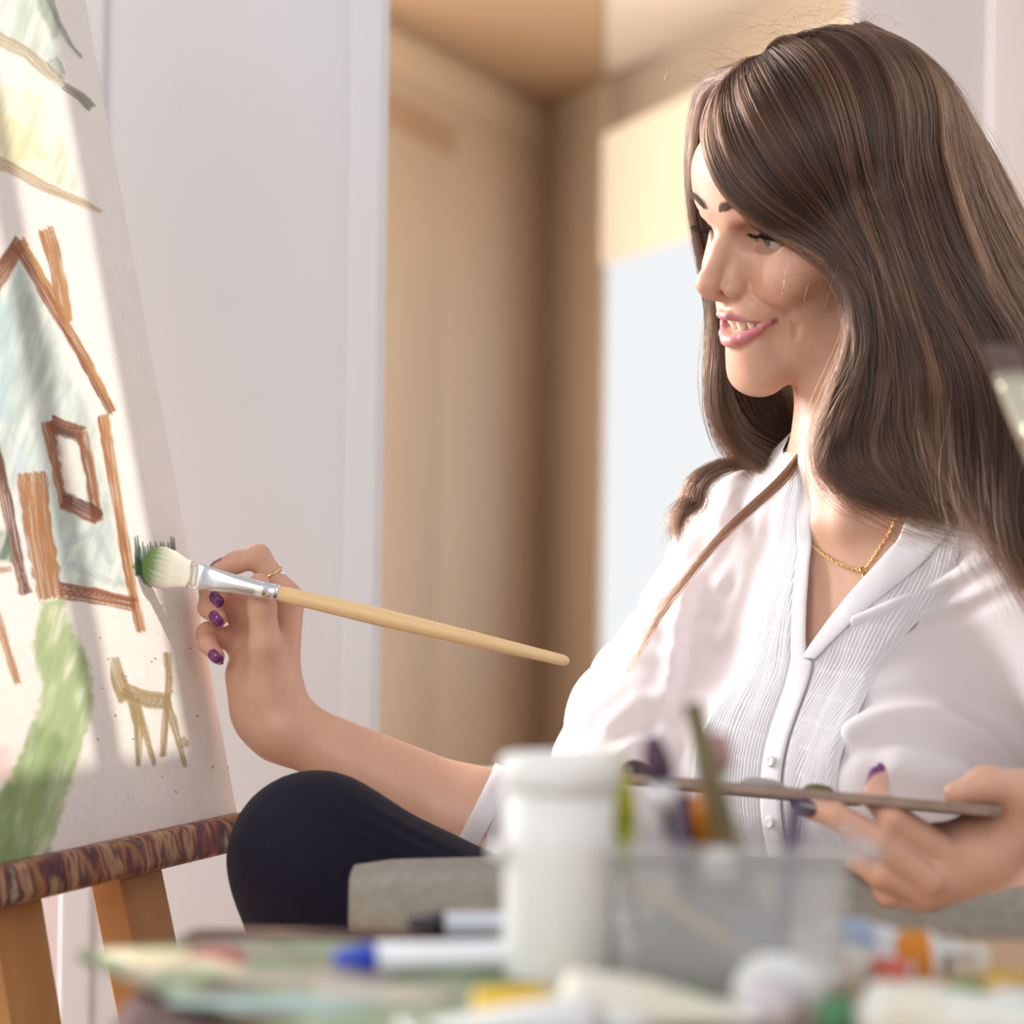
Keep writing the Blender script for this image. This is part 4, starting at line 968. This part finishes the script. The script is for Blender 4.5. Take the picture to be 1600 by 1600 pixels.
def cloth_nodes(m, alpha):
    nt = m.node_tree; b_ = nt.nodes['Principled BSDF']
    tl_ = nt.nodes.new('ShaderNodeBsdfTranslucent'); tl_.inputs[0].default_value = (.90, .89, .93, 1)
    m1 = nt.nodes.new('ShaderNodeMixShader'); m1.inputs[0].default_value = .35; nt.links.new(b_.outputs[0], m1.inputs[1]); nt.links.new(tl_.outputs[0], m1.inputs[2])
    tr_ = nt.nodes.new('ShaderNodeBsdfTransparent'); m2 = nt.nodes.new('ShaderNodeMixShader'); m2.inputs[0].default_value = alpha
    nt.links.new(m1.outputs[0], m2.inputs[1]); nt.links.new(tr_.outputs[0], m2.inputs[2]); nt.links.new(m2.outputs[0], nt.nodes['Material Output'].inputs[0])
    tc_ = nt.nodes.new('ShaderNodeTexCoord'); mp_ = nt.nodes.new('ShaderNodeMapping'); mp_.inputs['Rotation'].default_value = (0, 0, ty); mp_.inputs['Scale'].default_value = (60, 60, 1200)
    nz_ = nt.nodes.new('ShaderNodeTexNoise'); nz_.inputs['Scale'].default_value = 1.0; nz_.inputs['Detail'].default_value = 3
    bp_ = nt.nodes.new('ShaderNodeBump'); bp_.inputs['Strength'].default_value = .35; bp_.inputs['Distance'].default_value = .0006
    nt.links.new(tc_.outputs['Object'], mp_.inputs[0]); nt.links.new(mp_.outputs[0], nz_.inputs[0]); nt.links.new(nz_.outputs[0], bp_.inputs['Height']); nt.links.new(bp_.outputs[0], b_.inputs['Normal'])
cloth_nodes(M_blouse, .10)
M_crisp = mat('crisp_white_cotton', (.92, .91, .93), .8, Sheen_Weight=.2); cloth_nodes(M_crisp, .03)
blouse = from_np('blouse', Vb_, Qb_, M_blouse, person)
# panels, placket and lapel laid over the chest
chest = [grow(q, .0) for q in bl_p[:14]]
def chest_grid(L, U, fun, name, m, off=.0025, thick=.0009, edge=None):
    """L,U 2-D arrays of torso (l,u) in mm -> strip hugging the blouse front"""
    base = NOT+np.stack([np.full(L.shape, 130.), L, U], -1).reshape(-1, 3)*.001@TR.T
    p = base.copy(); d = -TF
    for _ in range(70):
        e = sdf(chest, p); p = p+d*np.clip(e, -.01, .02)[:, None]*.75
    h = 8e-4; gr = np.stack([sdf(chest, p+np.eye(3)[i]*h)-sdf(chest, p-np.eye(3)[i]*h) for i in range(3)], 1); gr /= np.linalg.norm(gr, axis=1)[:, None]
    p = p+gr*(off+fun)[..., None].reshape(-1, 1)
    n0, n1 = L.shape; ix = np.arange(n0*n1).reshape(n0, n1)
    Qs = np.stack([ix[:-1, :-1], ix[1:, :-1], ix[1:, 1:], ix[:-1, 1:]], -1).reshape(-1, 4)
    o = from_np(name, p, Qs, m, blouse); s_ = o.modifiers.new('s', 'SOLIDIFY'); s_.thickness = thick; s_.offset = 0
    return o, p
def strip(lfun0, lfun1, u0, u1, nl, nu_):
    u = np.linspace(u0, u1, nu_); t = np.linspace(0, 1, nl); L0 = lfun0(u); L1 = lfun1(u)
    return L0[None]+(L1-L0)[None]*t[:, None], np.tile(u, (nl, 1)), np.tile(t[:, None], (1, nu_))
def gathers(L, U, t, seed, slant, per, edgefade=.12):
    wob = 3.0*vnoise(L/9, U/34, seed); x = (L+slant*(U-VB))/per+wob*.32
    ridge = (.5+.5*np.sin(2*math.pi*x))*(.6+.8*vnoise(L/5, U/45, seed+1))
    rows = (U+.12*L+3*vnoise(L/25, U/40, seed+2))/17.0; pin = np.exp(-((rows-np.round(rows))*17/1.5)**2)
    ed = sstep(0, edgefade, t)*sstep(1, 1-edgefade, t)
    return (.0013*ridge*(1-.5*pin)+.0005*pin+.0016*vnoise(L/11, U/26, seed+3))*ed-.0012*(1-ed)
UB = -330
f1 = lambda u: np.where(u > VB, V0-21*np.clip((u-VB)/(-VB), 0, 1.35)-9, V0-9)
L, U, t = strip(lambda u: f1(u)-np.interp(u, [UB, VB-60, VB+50, 10, 40], [72, 66, 50, 22, 12]), f1, UB, 40, 220, 480)
chest_grid(L, U, gathers(L, U, t, 31, -.02, 2.7), 'gathered_panel', M_crisp, .0015)
f2 = lambda u: np.where(u > VB, V0+np.clip((u-VB)/(-VB), 0, 1.2)*(VRT-V0)+np.interp(u, [VB, VB+25, 0], [8, 12, 22]), V0+8)
L, U, t = strip(f2, lambda u: f2(u)+np.interp(u, [UB, VB-40, VB+40, VB+110], [60, 56, 42, 18]), UB, VB+105, 190, 460)
chest_grid(L, U, gathers(L, U, t, 47, -.30, 2.9), 'gathered_panel', M_crisp, .0015)
L, U, t = strip(lambda u: f1(u)-1, lambda u: f1(u)+np.where(u > VB, 12.5, 18+0*u), UB, 46, 14, 160)
chest_grid(L, U, .0012*np.sin(np.pi*t)**.5+.0004*vnoise(L/5, U/12, 5), 'placket', M_crisp, .0035, .0012)
L, U, t = strip(lambda u: V0+np.clip((u-VB)/(-VB), 0, 1.35)*(VRT-V0)-1.0, lambda u: f2(u)+1.5+np.interp(u, [VB, VB+60, 30], [0, 8, 16]), VB+2, 36, 18, 140)
chest_grid(L, U, .0010*np.sin(np.pi*t)**.5+.0005*vnoise(L/9, U/20, 6), 'lapel', M_crisp, .0040, .0012)
for k, u in enumerate((VB-66, VB-108)):
    c = NOT+TR@(np.array([130, V0, u])*.001)
    c = surf_along(c, -TF, chest, .2)+TF*.0065; loft('button', c, c+TF, [(0, .0038, .0038), (.0012, .0042, .0042), (.0018, .0036, .0036), (.0014, .0022, .0022)], M_wplast, blouse, 20)
# collar stand along the far side of the neck
# cuff hem
cu_n = 48; xx, yy, zz = frame_axes(CUFF, CUFF+axn); Vc = []
for i in range(4):
    for j in range(cu_n):
        a = 2*math.pi*j/cu_n; r_ = (.0425, .0435, .043, .0405)[i]+.0008*math.sin(7*a); Vc.append(Vector(CUFF)+zz*((-.012, -.004, .003, .003)[i])+(xx*math.cos(a)+yy*math.sin(a))*r_)
pyobj('cuff', Vc, [(i*cu_n+j, i*cu_n+(j+1) % cu_n, (i+1)*cu_n+(j+1) % cu_n, (i+1)*cu_n+j) for i in range(3) for j in range(cu_n)], M_crisp, blouse, True)

# ---------------- necklace: a fine rope chain lying on the chest
skin_ch = head+neck+torso
def on_chest(px_, py_):
    p = on_surf(px_, py_, skin_ch, 1.55); h = 1e-3; g = np.array([sdf(skin_ch, (p+e*h)[None])[0]-sdf(skin_ch, (p-e*h)[None])[0] for e in np.eye(3)]); return p+g/np.linalg.norm(g)*.0014
nk = [(1418, 758), (1404, 790), (1388, 820), (1372, 848), (1357, 872), (1345, 876), (1330, 872), (1310, 864), (1290, 852), (1272, 838), (1258, 826), (1235, 800)]
npts = np.array([on_chest(*q) for q in nk]); seg = np.linalg.norm(np.diff(npts, axis=0), axis=1); cs = np.concatenate([[0], np.cumsum(seg)])
Vn, Qn = [], []; s_len = np.arange(0, cs[-1], .00155)
for i, s_ in enumerate(s_len):
    c = np.array([np.interp(s_, cs, npts[:, j]) for j in range(3)])+np.array([0, -.0012, 0]); c2 = np.array([np.interp(s_+.001, cs, npts[:, j]) for j in range(3)])+np.array([0, -.0012, 0])
    x, y, z = frame_axes(c, c2, (0, -1, 0)); tw = i*1.1; base = len(Vn); n_, k_ = 12, 6
    for a in range(n_):
        al_ = 2*math.pi*a/n_; o_ = z*math.cos(al_)*.0014+(x*math.cos(tw)+y*math.sin(tw))*math.sin(al_)*.0009
        tn_ = (o_).normalized(); bn_ = (x*-math.sin(tw)+y*math.cos(tw))
        for b in range(k_):
            be = 2*math.pi*b/k_; Vn.append(Vector(c)+o_+tn_*(math.cos(be)*.00034)+bn_*(math.sin(be)*.00034))
    Qn += [(base+a*k_+b, base+((a+1) % n_)*k_+b, base+((a+1) % n_)*k_+(b+1) % k_, base+a*k_+(b+1) % k_) for a in range(n_) for b in range(k_)]
neckl = pyobj('necklace', Vn, Qn, M_gold, person, True); neckl['label'] = 'fine gold rope chain'
cl = on_chest(1352, 876)+np.array([0, -.002, 0]); torus('clasp', cl, np.array([.3, -.8, .3]), .0022, .0006, M_gold, neckl, 24, 8)
cl2 = on_chest(1354, 888)+np.array([0, -.002, 0]); torus('pendant_loop', cl2, np.array([.8, -.4, .2]), .0024, .0005, M_gold, neckl, 24, 8, 1.3)

# ---------------- hair
def resample(pts, n):
    p = np.array([P(*q) for q in pts]); 
    # centripetal-ish Catmull-Rom then even arc length
    e = np.concatenate([[2*p[0]-p[1]], p, [2*p[-1]-p[-2]]]); out = []
    for i in range(1, len(e)-2):
        for t in np.linspace(0, 1, 12, endpoint=False):
            a, b, c, d = e[i-1:i+3]
            out.append(.5*((2*b)+(c-a)*t+(2*a-5*b+4*c-d)*t*t+(3*b-a-3*c+d)*t**3))
    out.append(p[-1]); out = np.array(out); s_ = np.concatenate([[0], np.cumsum(np.linalg.norm(np.diff(out, axis=0), axis=1))])
    return np.stack([np.interp(np.linspace(0, s_[-1], n), s_, out[:, j]) for j in range(3)], 1)
NP = 26
near = [
 [(1114, 132, 1.775), (1088, 185, 1.768), (1100, 240, 1.757), (1134, 305, 1.745), (1188, 348, 1.735), (1252, 378, 1.727), (1298, 420, 1.722), (1324, 490, 1.718), (1316, 560, 1.715), (1296, 640, 1.715), (1288, 700, 1.716), (1318, 740, 1.706), (1385, 768, 1.697), (1450, 780, 1.690)],
 [(1128, 116, 1.778), (1122, 180, 1.762), (1152, 260, 1.746), (1215, 325, 1.734), (1285, 372, 1.724), (1336, 445, 1.715), (1346, 540, 1.711), (1330, 630, 1.710), (1322, 695, 1.711), (1365, 745, 1.700), (1430, 768, 1.690), (1510, 778, 1.672)],
 [(1160, 94, 1.787), (1178, 150, 1.762), (1232, 250, 1.737), (1298, 340, 1.720), (1358, 430, 1.710), (1386, 530, 1.705), (1380, 620, 1.702), (1376, 690, 1.703), (1430, 742, 1.690), (1500, 762, 1.672), (1555, 755, 1.655)],
 [(1200, 72, 1.797), (1258, 130, 1.762), (1308, 240, 1.732), (1350, 350, 1.711), (1398, 460, 1.700), (1436, 560, 1.696), (1440, 650, 1.682), (1470, 720, 1.664), (1530, 775, 1.642)],
 [(1250, 50, 1.812), (1328, 100, 1.772), (1384, 220, 1.737), (1420, 340, 1.716), (1468, 450, 1.702), (1520, 550, 1.692), (1538, 650, 1.667), (1545, 750, 1.640), (1572, 840, 1.616), (1612, 900, 1.60)],
 [(1295, 33, 1.827), (1385, 85, 1.792), (1446, 200, 1.757), (1480, 320, 1.732), (1530, 430, 1.712), (1585, 520, 1.702), (1605, 620, 1.672), (1600, 740, 1.640), (1625, 880, 1.602)],
 [(1318, 27, 1.842), (1415, 78, 1.822), (1494, 190, 1.792), (1540, 300, 1.767), (1600, 410, 1.747), (1655, 510, 1.732), (1690, 640, 1.70), (1690, 780, 1.65), (1690, 900, 1.60)],
 [(1325, 25, 1.862), (1432, 78, 1.872), (1522, 205, 1.862), (1580, 320, 1.842), (1640, 450, 1.822), (1690, 600, 1.80), (1700, 760, 1.79), (1700, 900, 1.78)]]
far = [
 [(1112, 125, 1.782), (1082, 140, 1.800), (1068, 205, 1.815), (1066, 290, 1.826), (1082, 370, 1.832), (1106, 440, 1.838), (1110, 520, 1.846), (1112, 590, 1.850), (1128, 650, 1.852), (1160, 695, 1.852), (1205, 722, 1.845)],
 [(1120, 110, 1.79), (1070, 135, 1.835), (1060, 215, 1.850), (1064, 300, 1.860), (1084, 390, 1.868), (1106, 480, 1.872), (1110, 560, 1.875), (1120, 630, 1.875), (1150, 690, 1.868), (1210, 728, 1.85)],
 [(1135, 98, 1.80), (1090, 120, 1.86), (1085, 215, 1.88), (1095, 320, 1.89), (1120, 430, 1.895), (1145, 530, 1.895), (1165, 610, 1.890), (1200, 680, 1.875), (1245, 720, 1.850)],
 [(1150, 88, 1.81), (1120, 120, 1.88), (1130, 240, 1.90), (1150, 380, 1.905), (1190, 510, 1.905), (1220, 590, 1.895), (1250, 655, 1.875), (1270, 705, 1.85)]]
curl = [[(1235, 695, 1.850), (1180, 705, 1.865), (1120, 715, 1.872), (1078, 745, 1.875), (1066, 785, 1.872), (1050, 815, 1.870), (1046, 862, 1.868)],
        [(1240, 705, 1.845), (1190, 715, 1.860), (1135, 722, 1.866), (1098, 748, 1.868), (1092, 778, 1.866), (1072, 790, 1.868), (1052, 840, 1.868)]]
wisp = [[(1250, 690, 1.80), (1215, 735, 1.795), (1150, 800, 1.790), (1090, 868, 1.785), (1040, 940, 1.785), (1004, 1012, 1.79), (976, 1068, 1.795)],
        [(1256, 700, 1.80), (1222, 745, 1.794), (1158, 806, 1.788), (1096, 876, 1.784), (1044, 946, 1.784), (1007, 1014, 1.79), (978, 1066, 1.795)]]
front_lock = [[(1262, 372, 1.728), (1310, 430, 1.716), (1330, 500, 1.711), (1322, 570, 1.709), (1300, 640, 1.709), (1280, 690, 1.711)],
              [(1290, 380, 1.724), (1330, 440, 1.712), (1348, 510, 1.707), (1342, 580, 1.706), (1320, 650, 1.706), (1300, 715, 1.709)]]
def mk(gs): return np.stack([resample(g, NP) for g in gs])
SCALP = he((-2, 0, 46), (97, 76, 86))
def push(G, toward_cam, gap):
    sh = G.shape; p = G.reshape(-1, 3).copy()
    for _ in range(25):
        d = pdist(SCALP, p); need = np.maximum(gap-d, 0)
        if toward_cam: dr = np.array([0, 0, CAMZ])-p
        else:
            l = ((p-SCALP['c'])@SCALP['R'])/SCALP['r']**2; dr = l@SCALP['R'].T
        dr /= np.linalg.norm(dr, axis=1)[:, None]; p = p+dr*(need*.7)[:, None]
    return p.reshape(sh)
GN, GF, GC, GW, GL = map(mk, (near, far, curl, wisp, front_lock))
GN[:5] = push(push(GN[:5], False, .007), True, .0125); GN[5:] = push(GN[5:], False, .009); GF = push(GF, False, .006); GL = push(GL, True, .011)
tpar = np.linspace(0, 1, NP)
def at_s(G, s):
    i = np.clip(np.floor(s).astype(int), 0, len(G)-2); f = (s-i)[:, None, None]; return G[i]*(1-f)+G[i+1]*f
def grow_sheet(G, n, nclump, depth=.012, spread=.10, wave=.0025, rad=.00017, fray=.004, lenr=(.86, 1.04), r=None, root=.0015, spill=0.05):
    r = r or rng; ng = len(G)-1
    cs_ = r.uniform(-spill, ng+spill, nclump); cdep = r.uniform(0, depth, nclump); cph = r.uniform(0, 6.28, (nclump, 3)); cl = r.uniform(*lenr, nclump)
    ci = r.integers(0, nclump, n); loose = r.random(n) < .25
    s = cs_[ci]+r.normal(0, spread, n); s = np.where(loose, r.uniform(-spill, ng+spill, n), s); s = np.clip(s, -spill, ng+spill)
    A = at_s(G, s)
    tan = np.gradient(A, axis=1); tan /= np.linalg.norm(tan, axis=2)[:, :, None]+1e-9
    view = A-np.array([0, 0, CAMZ]); view /= np.linalg.norm(view, axis=2)[:, :, None]
    side = np.cross(tan, view); side /= np.linalg.norm(side, axis=2)[:, :, None]+1e-9
    t = tpar[None]; ph = cph[ci]
    wv = wave*(np.sin(t*7+ph[:, :1])+.6*np.sin(t*13+ph[:, 1:2]))*sstep(.08, .6, t)
    wd = wave*.8*np.sin(t*8+ph[:, 2:3])*sstep(.1, .6, t)
    dp = cdep[ci][:, None]+r.uniform(-.002, .004, n)[:, None]
    sm = r.normal(0, 1, (n, 3))
    fr = fray*(sm[:, :1]*sstep(.2, 1, t)*.6+sm[:, 1:2]*t**3*1.2)*np.where(loose, 1.5, .6)[:, None]
    A = A+side*(wv+fr+root*sm[:, 2:3]*(1-t))[..., None]+view*(dp*sstep(0, .12, t)+wd)[..., None]
    # strand length
    ln = cl[ci]*r.uniform(.93, 1.03, n); k = tpar[None]*ln[:, None]*(NP-1); i0 = np.clip(np.floor(k).astype(int), 0, NP-2); f = (k-i0)[..., None]
    B = np.take_along_axis(A, i0[..., None].repeat(3, 2), 1)*(1-f)+np.take_along_axis(A, (i0+1)[..., None].repeat(3, 2), 1)*f
    R_ = rad*r.uniform(.75, 1.25, n)[:, None]*np.interp(t, [0, .05, .75, 1], [.8, 1, .9, .25])
    tone = np.clip((.60*r.random(nclump)[ci]**2.0+.40*r.random(n)**1.6)*np.interp(s, [0, 4.8, 6.5], [1, 1, .6]), 0, 1)
    return B, np.broadcast_to(R_, (n, NP)), tone
sheets = [grow_sheet(GN, 17000, 230, .016, .065, .0042, fray=.0055), grow_sheet(GN[:4], 3000, 50, .008, .05, .003), grow_sheet(GF, 9500, 80, .012, .08, .0022), grow_sheet(GF[2:], 3500, 40, .008, .08, .003), grow_sheet(GC, 2600, 30, .006, .10, .0016, lenr=(.6, 1.0)),
          grow_sheet(GW, 80, 5, .002, .15, .0008, fray=.0025, lenr=(.75, 1.02)), grow_sheet(GL, 1500, 26, .006, .10, .0022, fray=.005)]
# flyaways round the crown and a few over the cheek
rf = np.random.default_rng(11); fly = []
for k in range(130):
    i = rf.integers(0, len(GN)); b0 = GN[i, 0]+np.array([rf.normal(0, .016), rf.normal(0, .012), rf.normal(0, .004)]); ang = rf.uniform(.2, 2.9); ln = rf.uniform(.012, .05)
    cx = math.cos(ang)+rf.normal(0, .2)-.4; t = tpar[:, None]
    pth = b0+np.array([[cx, rf.normal(0, .4), 0]])*ln*t+np.array([[0, 0, 1.]])*ln*(1.1*t-rf.uniform(.7, 1.5)*t**2)*.7
    fly.append(pth)
for k in range(9):
    s0 = rf.uniform(.0, 2.0); a = at_s(GN, np.array([s0]))[0]; j = rf.integers(9, 15); ln = rf.uniform(.03, .08); t = tpar[:, None]
    fly.append(a[j]+np.array([[rf.normal(-.25, .3), -.15, -1]])*ln*t+np.array([[rf.normal(0, .012), 0, 0]])*np.sin(t*rf.uniform(2, 5)))
for k in range(90):
    s0 = rf.uniform(5, 7.0); a = at_s(GN, np.array([s0]))[0]; t = tpar[:, None]; j = rf.integers(1, 8); m_ = np.interp(np.linspace(j, min(j+14, NP-1), NP), np.arange(NP), np.arange(NP)); ii = np.clip(m_.astype(int), 0, NP-2)
    fr_ = (m_-ii)[:, None]; q = a[ii]*(1-fr_)+a[ii+1]*fr_; fly.append(q+np.array([[rf.uniform(.002, .012), 0, rf.uniform(.0, .006)]])*np.sin(t*3.0))
strands = np.concatenate([b.reshape(-1, 3) for b, _, _ in sheets]+[np.array(fly).reshape(-1, 3)])
radii = np.concatenate([r_.ravel() for _, r_, _ in sheets]+[np.tile(np.interp(tpar, [0, .8, 1], [.00007, .00006, .00002]), len(fly))])
# solid mass under the strands
mass = []
def massline(G, r0, back, step=2, k=.014, taper=.5, start=0):
    for g in G:
        g = g[start:]
        q = g+np.array([0, back, 0]); n = len(q)
        for i in range(0, n-step, step):
            t0, t1 = i/n, min(1, (i+step)/n); f_ = lambda t: r0*np.interp(t, [0, .15, .75, 1], [.55, 1, 1, taper])
            mass.append(cap(q[i], q[min(i+step, n-1)], f_(t0), f_(t1), k))
dens = lambda G, m: at_s(G, np.linspace(0, len(G)-1, m))
massline(dens(GN, 14)[3:12, :23], .009, .022, start=6); massline(dens(GN, 14)[1:3, :22], .006, .022, start=13); massline(dens(GF, 7)[4:, :23], .004, .018, start=5, k=.006)
mass = [he((-4, 0, 46), (95, 74.6, 83.6), 10), he((112, 0, 12), (62, 70, 74), 6, True)]+mass
Vh, Qh = polygonise(mass, .003); Vh = smooth_verts(Vh, Qh, 2)
M_mass = mottled('deep_brown_hair', [(.022, .011, .008), (.045, .022, .015)], 60, .5, (1, 1, .1))
hair = from_np('hair', Vh, Qh, M_mass, person)
M_hair = hair_mat('brown_hair', (.017, .0070, .0040), (.22, .092, .042), .22)
nt = M_hair.node_tree; ta = nt.nodes.new('ShaderNodeAttribute'); ta.attribute_name = 'tone'
nt.links.new(ta.outputs['Fac'], [n for n in nt.nodes if n.bl_idname == 'ShaderNodeMath'][0].inputs[0])
tone = np.concatenate([t_ for _, _, t_ in sheets]+[np.full(len(fly), .5)])
n_tot = len(strands)//NP
cu = bpy.data.hair_curves.new('hair_strands'); cu.add_curves([NP]*n_tot)
cu.attributes['position'].data.foreach_set('vector', strands.astype(np.float32).ravel())
ra = cu.attributes.get('radius') or cu.attributes.new('radius', 'FLOAT', 'POINT'); ra.data.foreach_set('value', radii.astype(np.float32))
tn = cu.attributes.new('tone', 'FLOAT', 'CURVE'); tn.data.foreach_set('value', tone.astype(np.float32)); cu.materials.append(M_hair); hs = bpy.data.objects.new('hair_strands', cu); COL.objects.link(hs); hs.parent = hair; hs['kind'] = 'stuff'

# ------------------------------------------------------------------ things she holds, her chair
# flat brush in the painting hand
q0, q1, q2, q3 = P(232, 898, 1.812), P(301, 913, 1.812), P(437, 937, 1.808), P(896, 1031, 1.775)
br = empty('paint_brush', q3, 'large flat brush with silver ferrule and green-tipped white bristles, held against the painting', 'paint brush')
M_hand = mottled('pale_beech', [(.80, .55, .28), (.84, .60, .33)], 12, .45, (.2, 1, 1))
d_ = Vector(q3)-Vector(q2); L = d_.length
loft('handle', q2, q3, [(-.004, .0050, .0052), (.02, .0056, .0058), (L*.35, .0060, .0064), (L*.65, .0050, .0054), (L-.012, .0036, .0040), (L-.004, .0034, .0038), (L-.001, .0024, .0028), (L, .0012, .0014)], M_hand, br, 28)
M_silver = mat('silver_ferrule', (.86, .86, .87), .22, Metallic=1.0)
d_ = Vector(q2)-Vector(q1); L = d_.length
loft('ferrule', q1, q2, [(-.001, .0026, .0094, 4), (.0095, .0027, .0092, 4), (.0105, .0024, .0088, 4), (.018, .0032, .0080, 3), (.032, .0046, .0068, 2.2), (.046, .0053, .0062), (.052, .0054, .0060), (.0525, .0057, .0062), (.054, .0057, .0062), (.0545, .0054, .0060), (L-.003, .0054, .0060), (L-.002, .0057, .0062), (L+.001, .0055, .006)], M_silver, br, 40)
a0, a1 = Vector(q1), Vector(q0); L = (a1-a0).length
prof = [(0, .0026, .0090, 3), (.008, .0032, .0108, 2.6), (.018, .0040, .0138, 2.4), (.028, .0040, .0152, 2.3), (.035, .0034, .0140, 2.2), (.040, .0024, .0108), (.0435, .0012, .0060), (.0450, .0004, .0016)]
prof = [(t*L/.045*1.1, a, b, *e) for t, a, b, *e in prof]
bo = loft('bristles', a0, a1, prof, attr_mat('bristles', .7, Sheen_Weight=.2), br, 48)
bv = np.array([v.co[:] for v in bo.data.vertices]); ax_ = np.array((a1-a0)/L); tt = ((bv-np.array(a0))@ax_)/L
bn = np.sin(np.arange(len(bv)) % 48*2.7)*.05
g_ = sstep(.52, .95, tt+bn)[:, None]; col = np.array([.78, .74, .62])*(1-g_)+np.array([.10, .22, .04])*g_; color_attr(bo, col*(1+.6*bn[:, None]))
# palette in the other hand, a notch where the fingers come up
A, B = P(962, 1200, 1.505), P(1580, 1237, 1.455); ex = (B-A)/np.linalg.norm(B-A); LP = np.linalg.norm(B-A)
ey = np.array([0, .9935, -.114]); ey = ey-ex*(ey@ex); ey /= np.linalg.norm(ey); ez = np.cross(ex, ey)
out = [(0, .02), (.008, .006), (.02, .0), (LP*.5, -.004), (LP-.03, .0), (LP-.008, .004), (LP, .014), (LP-.004, .04), (LP-.03, .075), (LP*.76, .085), (LP*.735, .07), (LP*.728, .030), (LP*.70, .022), (LP*.66, .022), (LP*.63, .030), (LP*.625, .08), (LP*.6, .12), (LP*.45, .145), (LP*.25, .14), (LP*.08, .11), (.0, .06)]
nO = len(out); Vp = [Vector(A+ex*u+ey*v+ez*w_) for w_ in (-.0062, 0) for u, v in out]
M_pal2 = mottled('used_palette_wood', [(.20, .13, .10), (.30, .21, .16), (.25, .17, .13), (.34, .26, .20)], 25, .5)
hpal = pyobj('hand_palette', Vp, [tuple(range(nO))[::-1], tuple(range(nO, 2*nO))]+[(i, (i+1) % nO, nO+(i+1) % nO, nO+i) for i in range(nO)], M_pal2, None, bevel=.0012)
tag(hpal, 'thin brown wooden palette held level in her left hand, seen edge on', 'palette')
def blob(u, v, r, h, m, nm='paint_blob'):
    Vb2, Qb2 = polygonise([ell(A+ex*u+ey*v+ez*.001, (r, r*.8, h), np.stack([ex, ey, ez], 1)), ell(A+ex*(u+r*.7)+ey*(v+r*.3), (r*.6, r*.6, h*.8), np.stack([ex, ey, ez], 1), .003)], .0012)
    return from_np(nm, Vb2, Qb2, m, hpal)
blob(.012, .02, .008, .0075, mat('dark_umber_paint', (.05, .03, .03), .3)); blob(.085, .04, .012, .004, mat('grey_paint', (.35, .32, .30), .35)); blob(.12, .03, .008, .003, M_oliv)

# armchair: only its near arm shows over the table edge
M_grey = mottled('grey_upholstery', [(.27, .25, .21), (.33, .31, .265)], 150, .9, bump=.3)
ch = empty('armchair', (.3, 1.75, 0), 'grey upholstered armchair the woman sits in, its padded arm below her knee', 'armchair')
ax0, ax1 = P(562, 1400, 1.49)[0], .60; at0 = P(700, 1354, 1.49)[2]; ab = P(700, 1474, 1.49)[2]
def pad(name, lo, hi, r, m, par):
    lo, hi = np.array(lo), np.array(hi); V_ = []; F_ = []; nx_, n_ = 30, 28
    for i in range(nx_+1):
        t = i/nx_; e = max(0, 1-t*(hi[0]-lo[0])/.02, 1-(1-t)*(hi[0]-lo[0])/.02); sc_ = math.sqrt(max(0.0, 1-e*e))*.12+.88 if e > 0 else 1
        crown = .006*math.sin(math.pi*min(1, t*1.6))
        for k in range(n_):
            a = 2*math.pi*k/n_; c, s = math.cos(a), math.sin(a); cx = math.copysign(abs(c)**.45, c); sy = math.copysign(abs(s)**.45, s)
            V_.append(((lo[0]+(hi[0]-lo[0])*t), (lo[1]+hi[1])/2+cx*(hi[1]-lo[1])/2*sc_, (lo[2]+hi[2])/2+sy*(hi[2]-lo[2])/2*sc_+(crown if s > 0 else 0)))
    F_ = [(i*n_+k, i*n_+(k+1) % n_, (i+1)*n_+(k+1) % n_, (i+1)*n_+k) for i in range(nx_) for k in range(n_)]+[tuple(range(n_))[::-1], tuple(range(nx_*n_, (nx_+1)*n_))]
    return pyobj(name, V_, F_, m, par, True)
pad('armrest', (ax0, 1.49, ab), (ax1, 1.565, at0-.006), .02, M_grey, ch)
pad('armrest', (ax0+.02, 2.06, ab), (ax1, 2.13, at0-.006), .02, M_grey, ch)
pad('seat', (.02, 1.50, .28), (.60, 2.12, .385), .03, M_grey, ch)
pad('backrest', (.555, 1.50, .32), (.66, 2.12, .86), .03, M_grey, ch)
for x in (ax0+.06, .58):
    for y in (1.525, 2.095):
        box('leg', (x-.02, y-.02, 0), (x+.02, y+.02, ab+.004), M_wood2, ch, .004)

# studio window whose sun reaches the painting (behind and to the right of the camera)
def onwall(u, v):
    p = board(u, v); t = (1.45-(p-R1).dot(CN))/math.cos(SUN_EL); return p+sun_dir*t
W0 = R1+CN*1.45
def wbox(name, h0, h1, z0, z1, d0, d1, m):
    Vv = [Vector((W0.x, W0.y, 0))+LD*h+CN*d+Vector((0, 0, z)) for h in (h0, h1) for z in (z0, z1) for d in (d0, d1)]
    return st(pyobj(name, Vv, BOXF, m))
h0_, h1_ = .054, .56; z0_ = onwall(0, .052).z; z1_ = 2.35
wbox('wall_window_right', -1.25, h0_, 0, 2.6, 0, .08, M_white); wbox('wall_window_left', h1_, 1.1, 0, 2.6, 0, .08, M_white)
wbox('wall_window_below', h0_, h1_, 0, z0_, 0, .08, M_white); wbox('wall_window_above', h0_, h1_, z1_, 2.6, 0, .08, M_white)
wbox('trim_10', .142, .176, z0_, z1_, .03, .06, M_white)
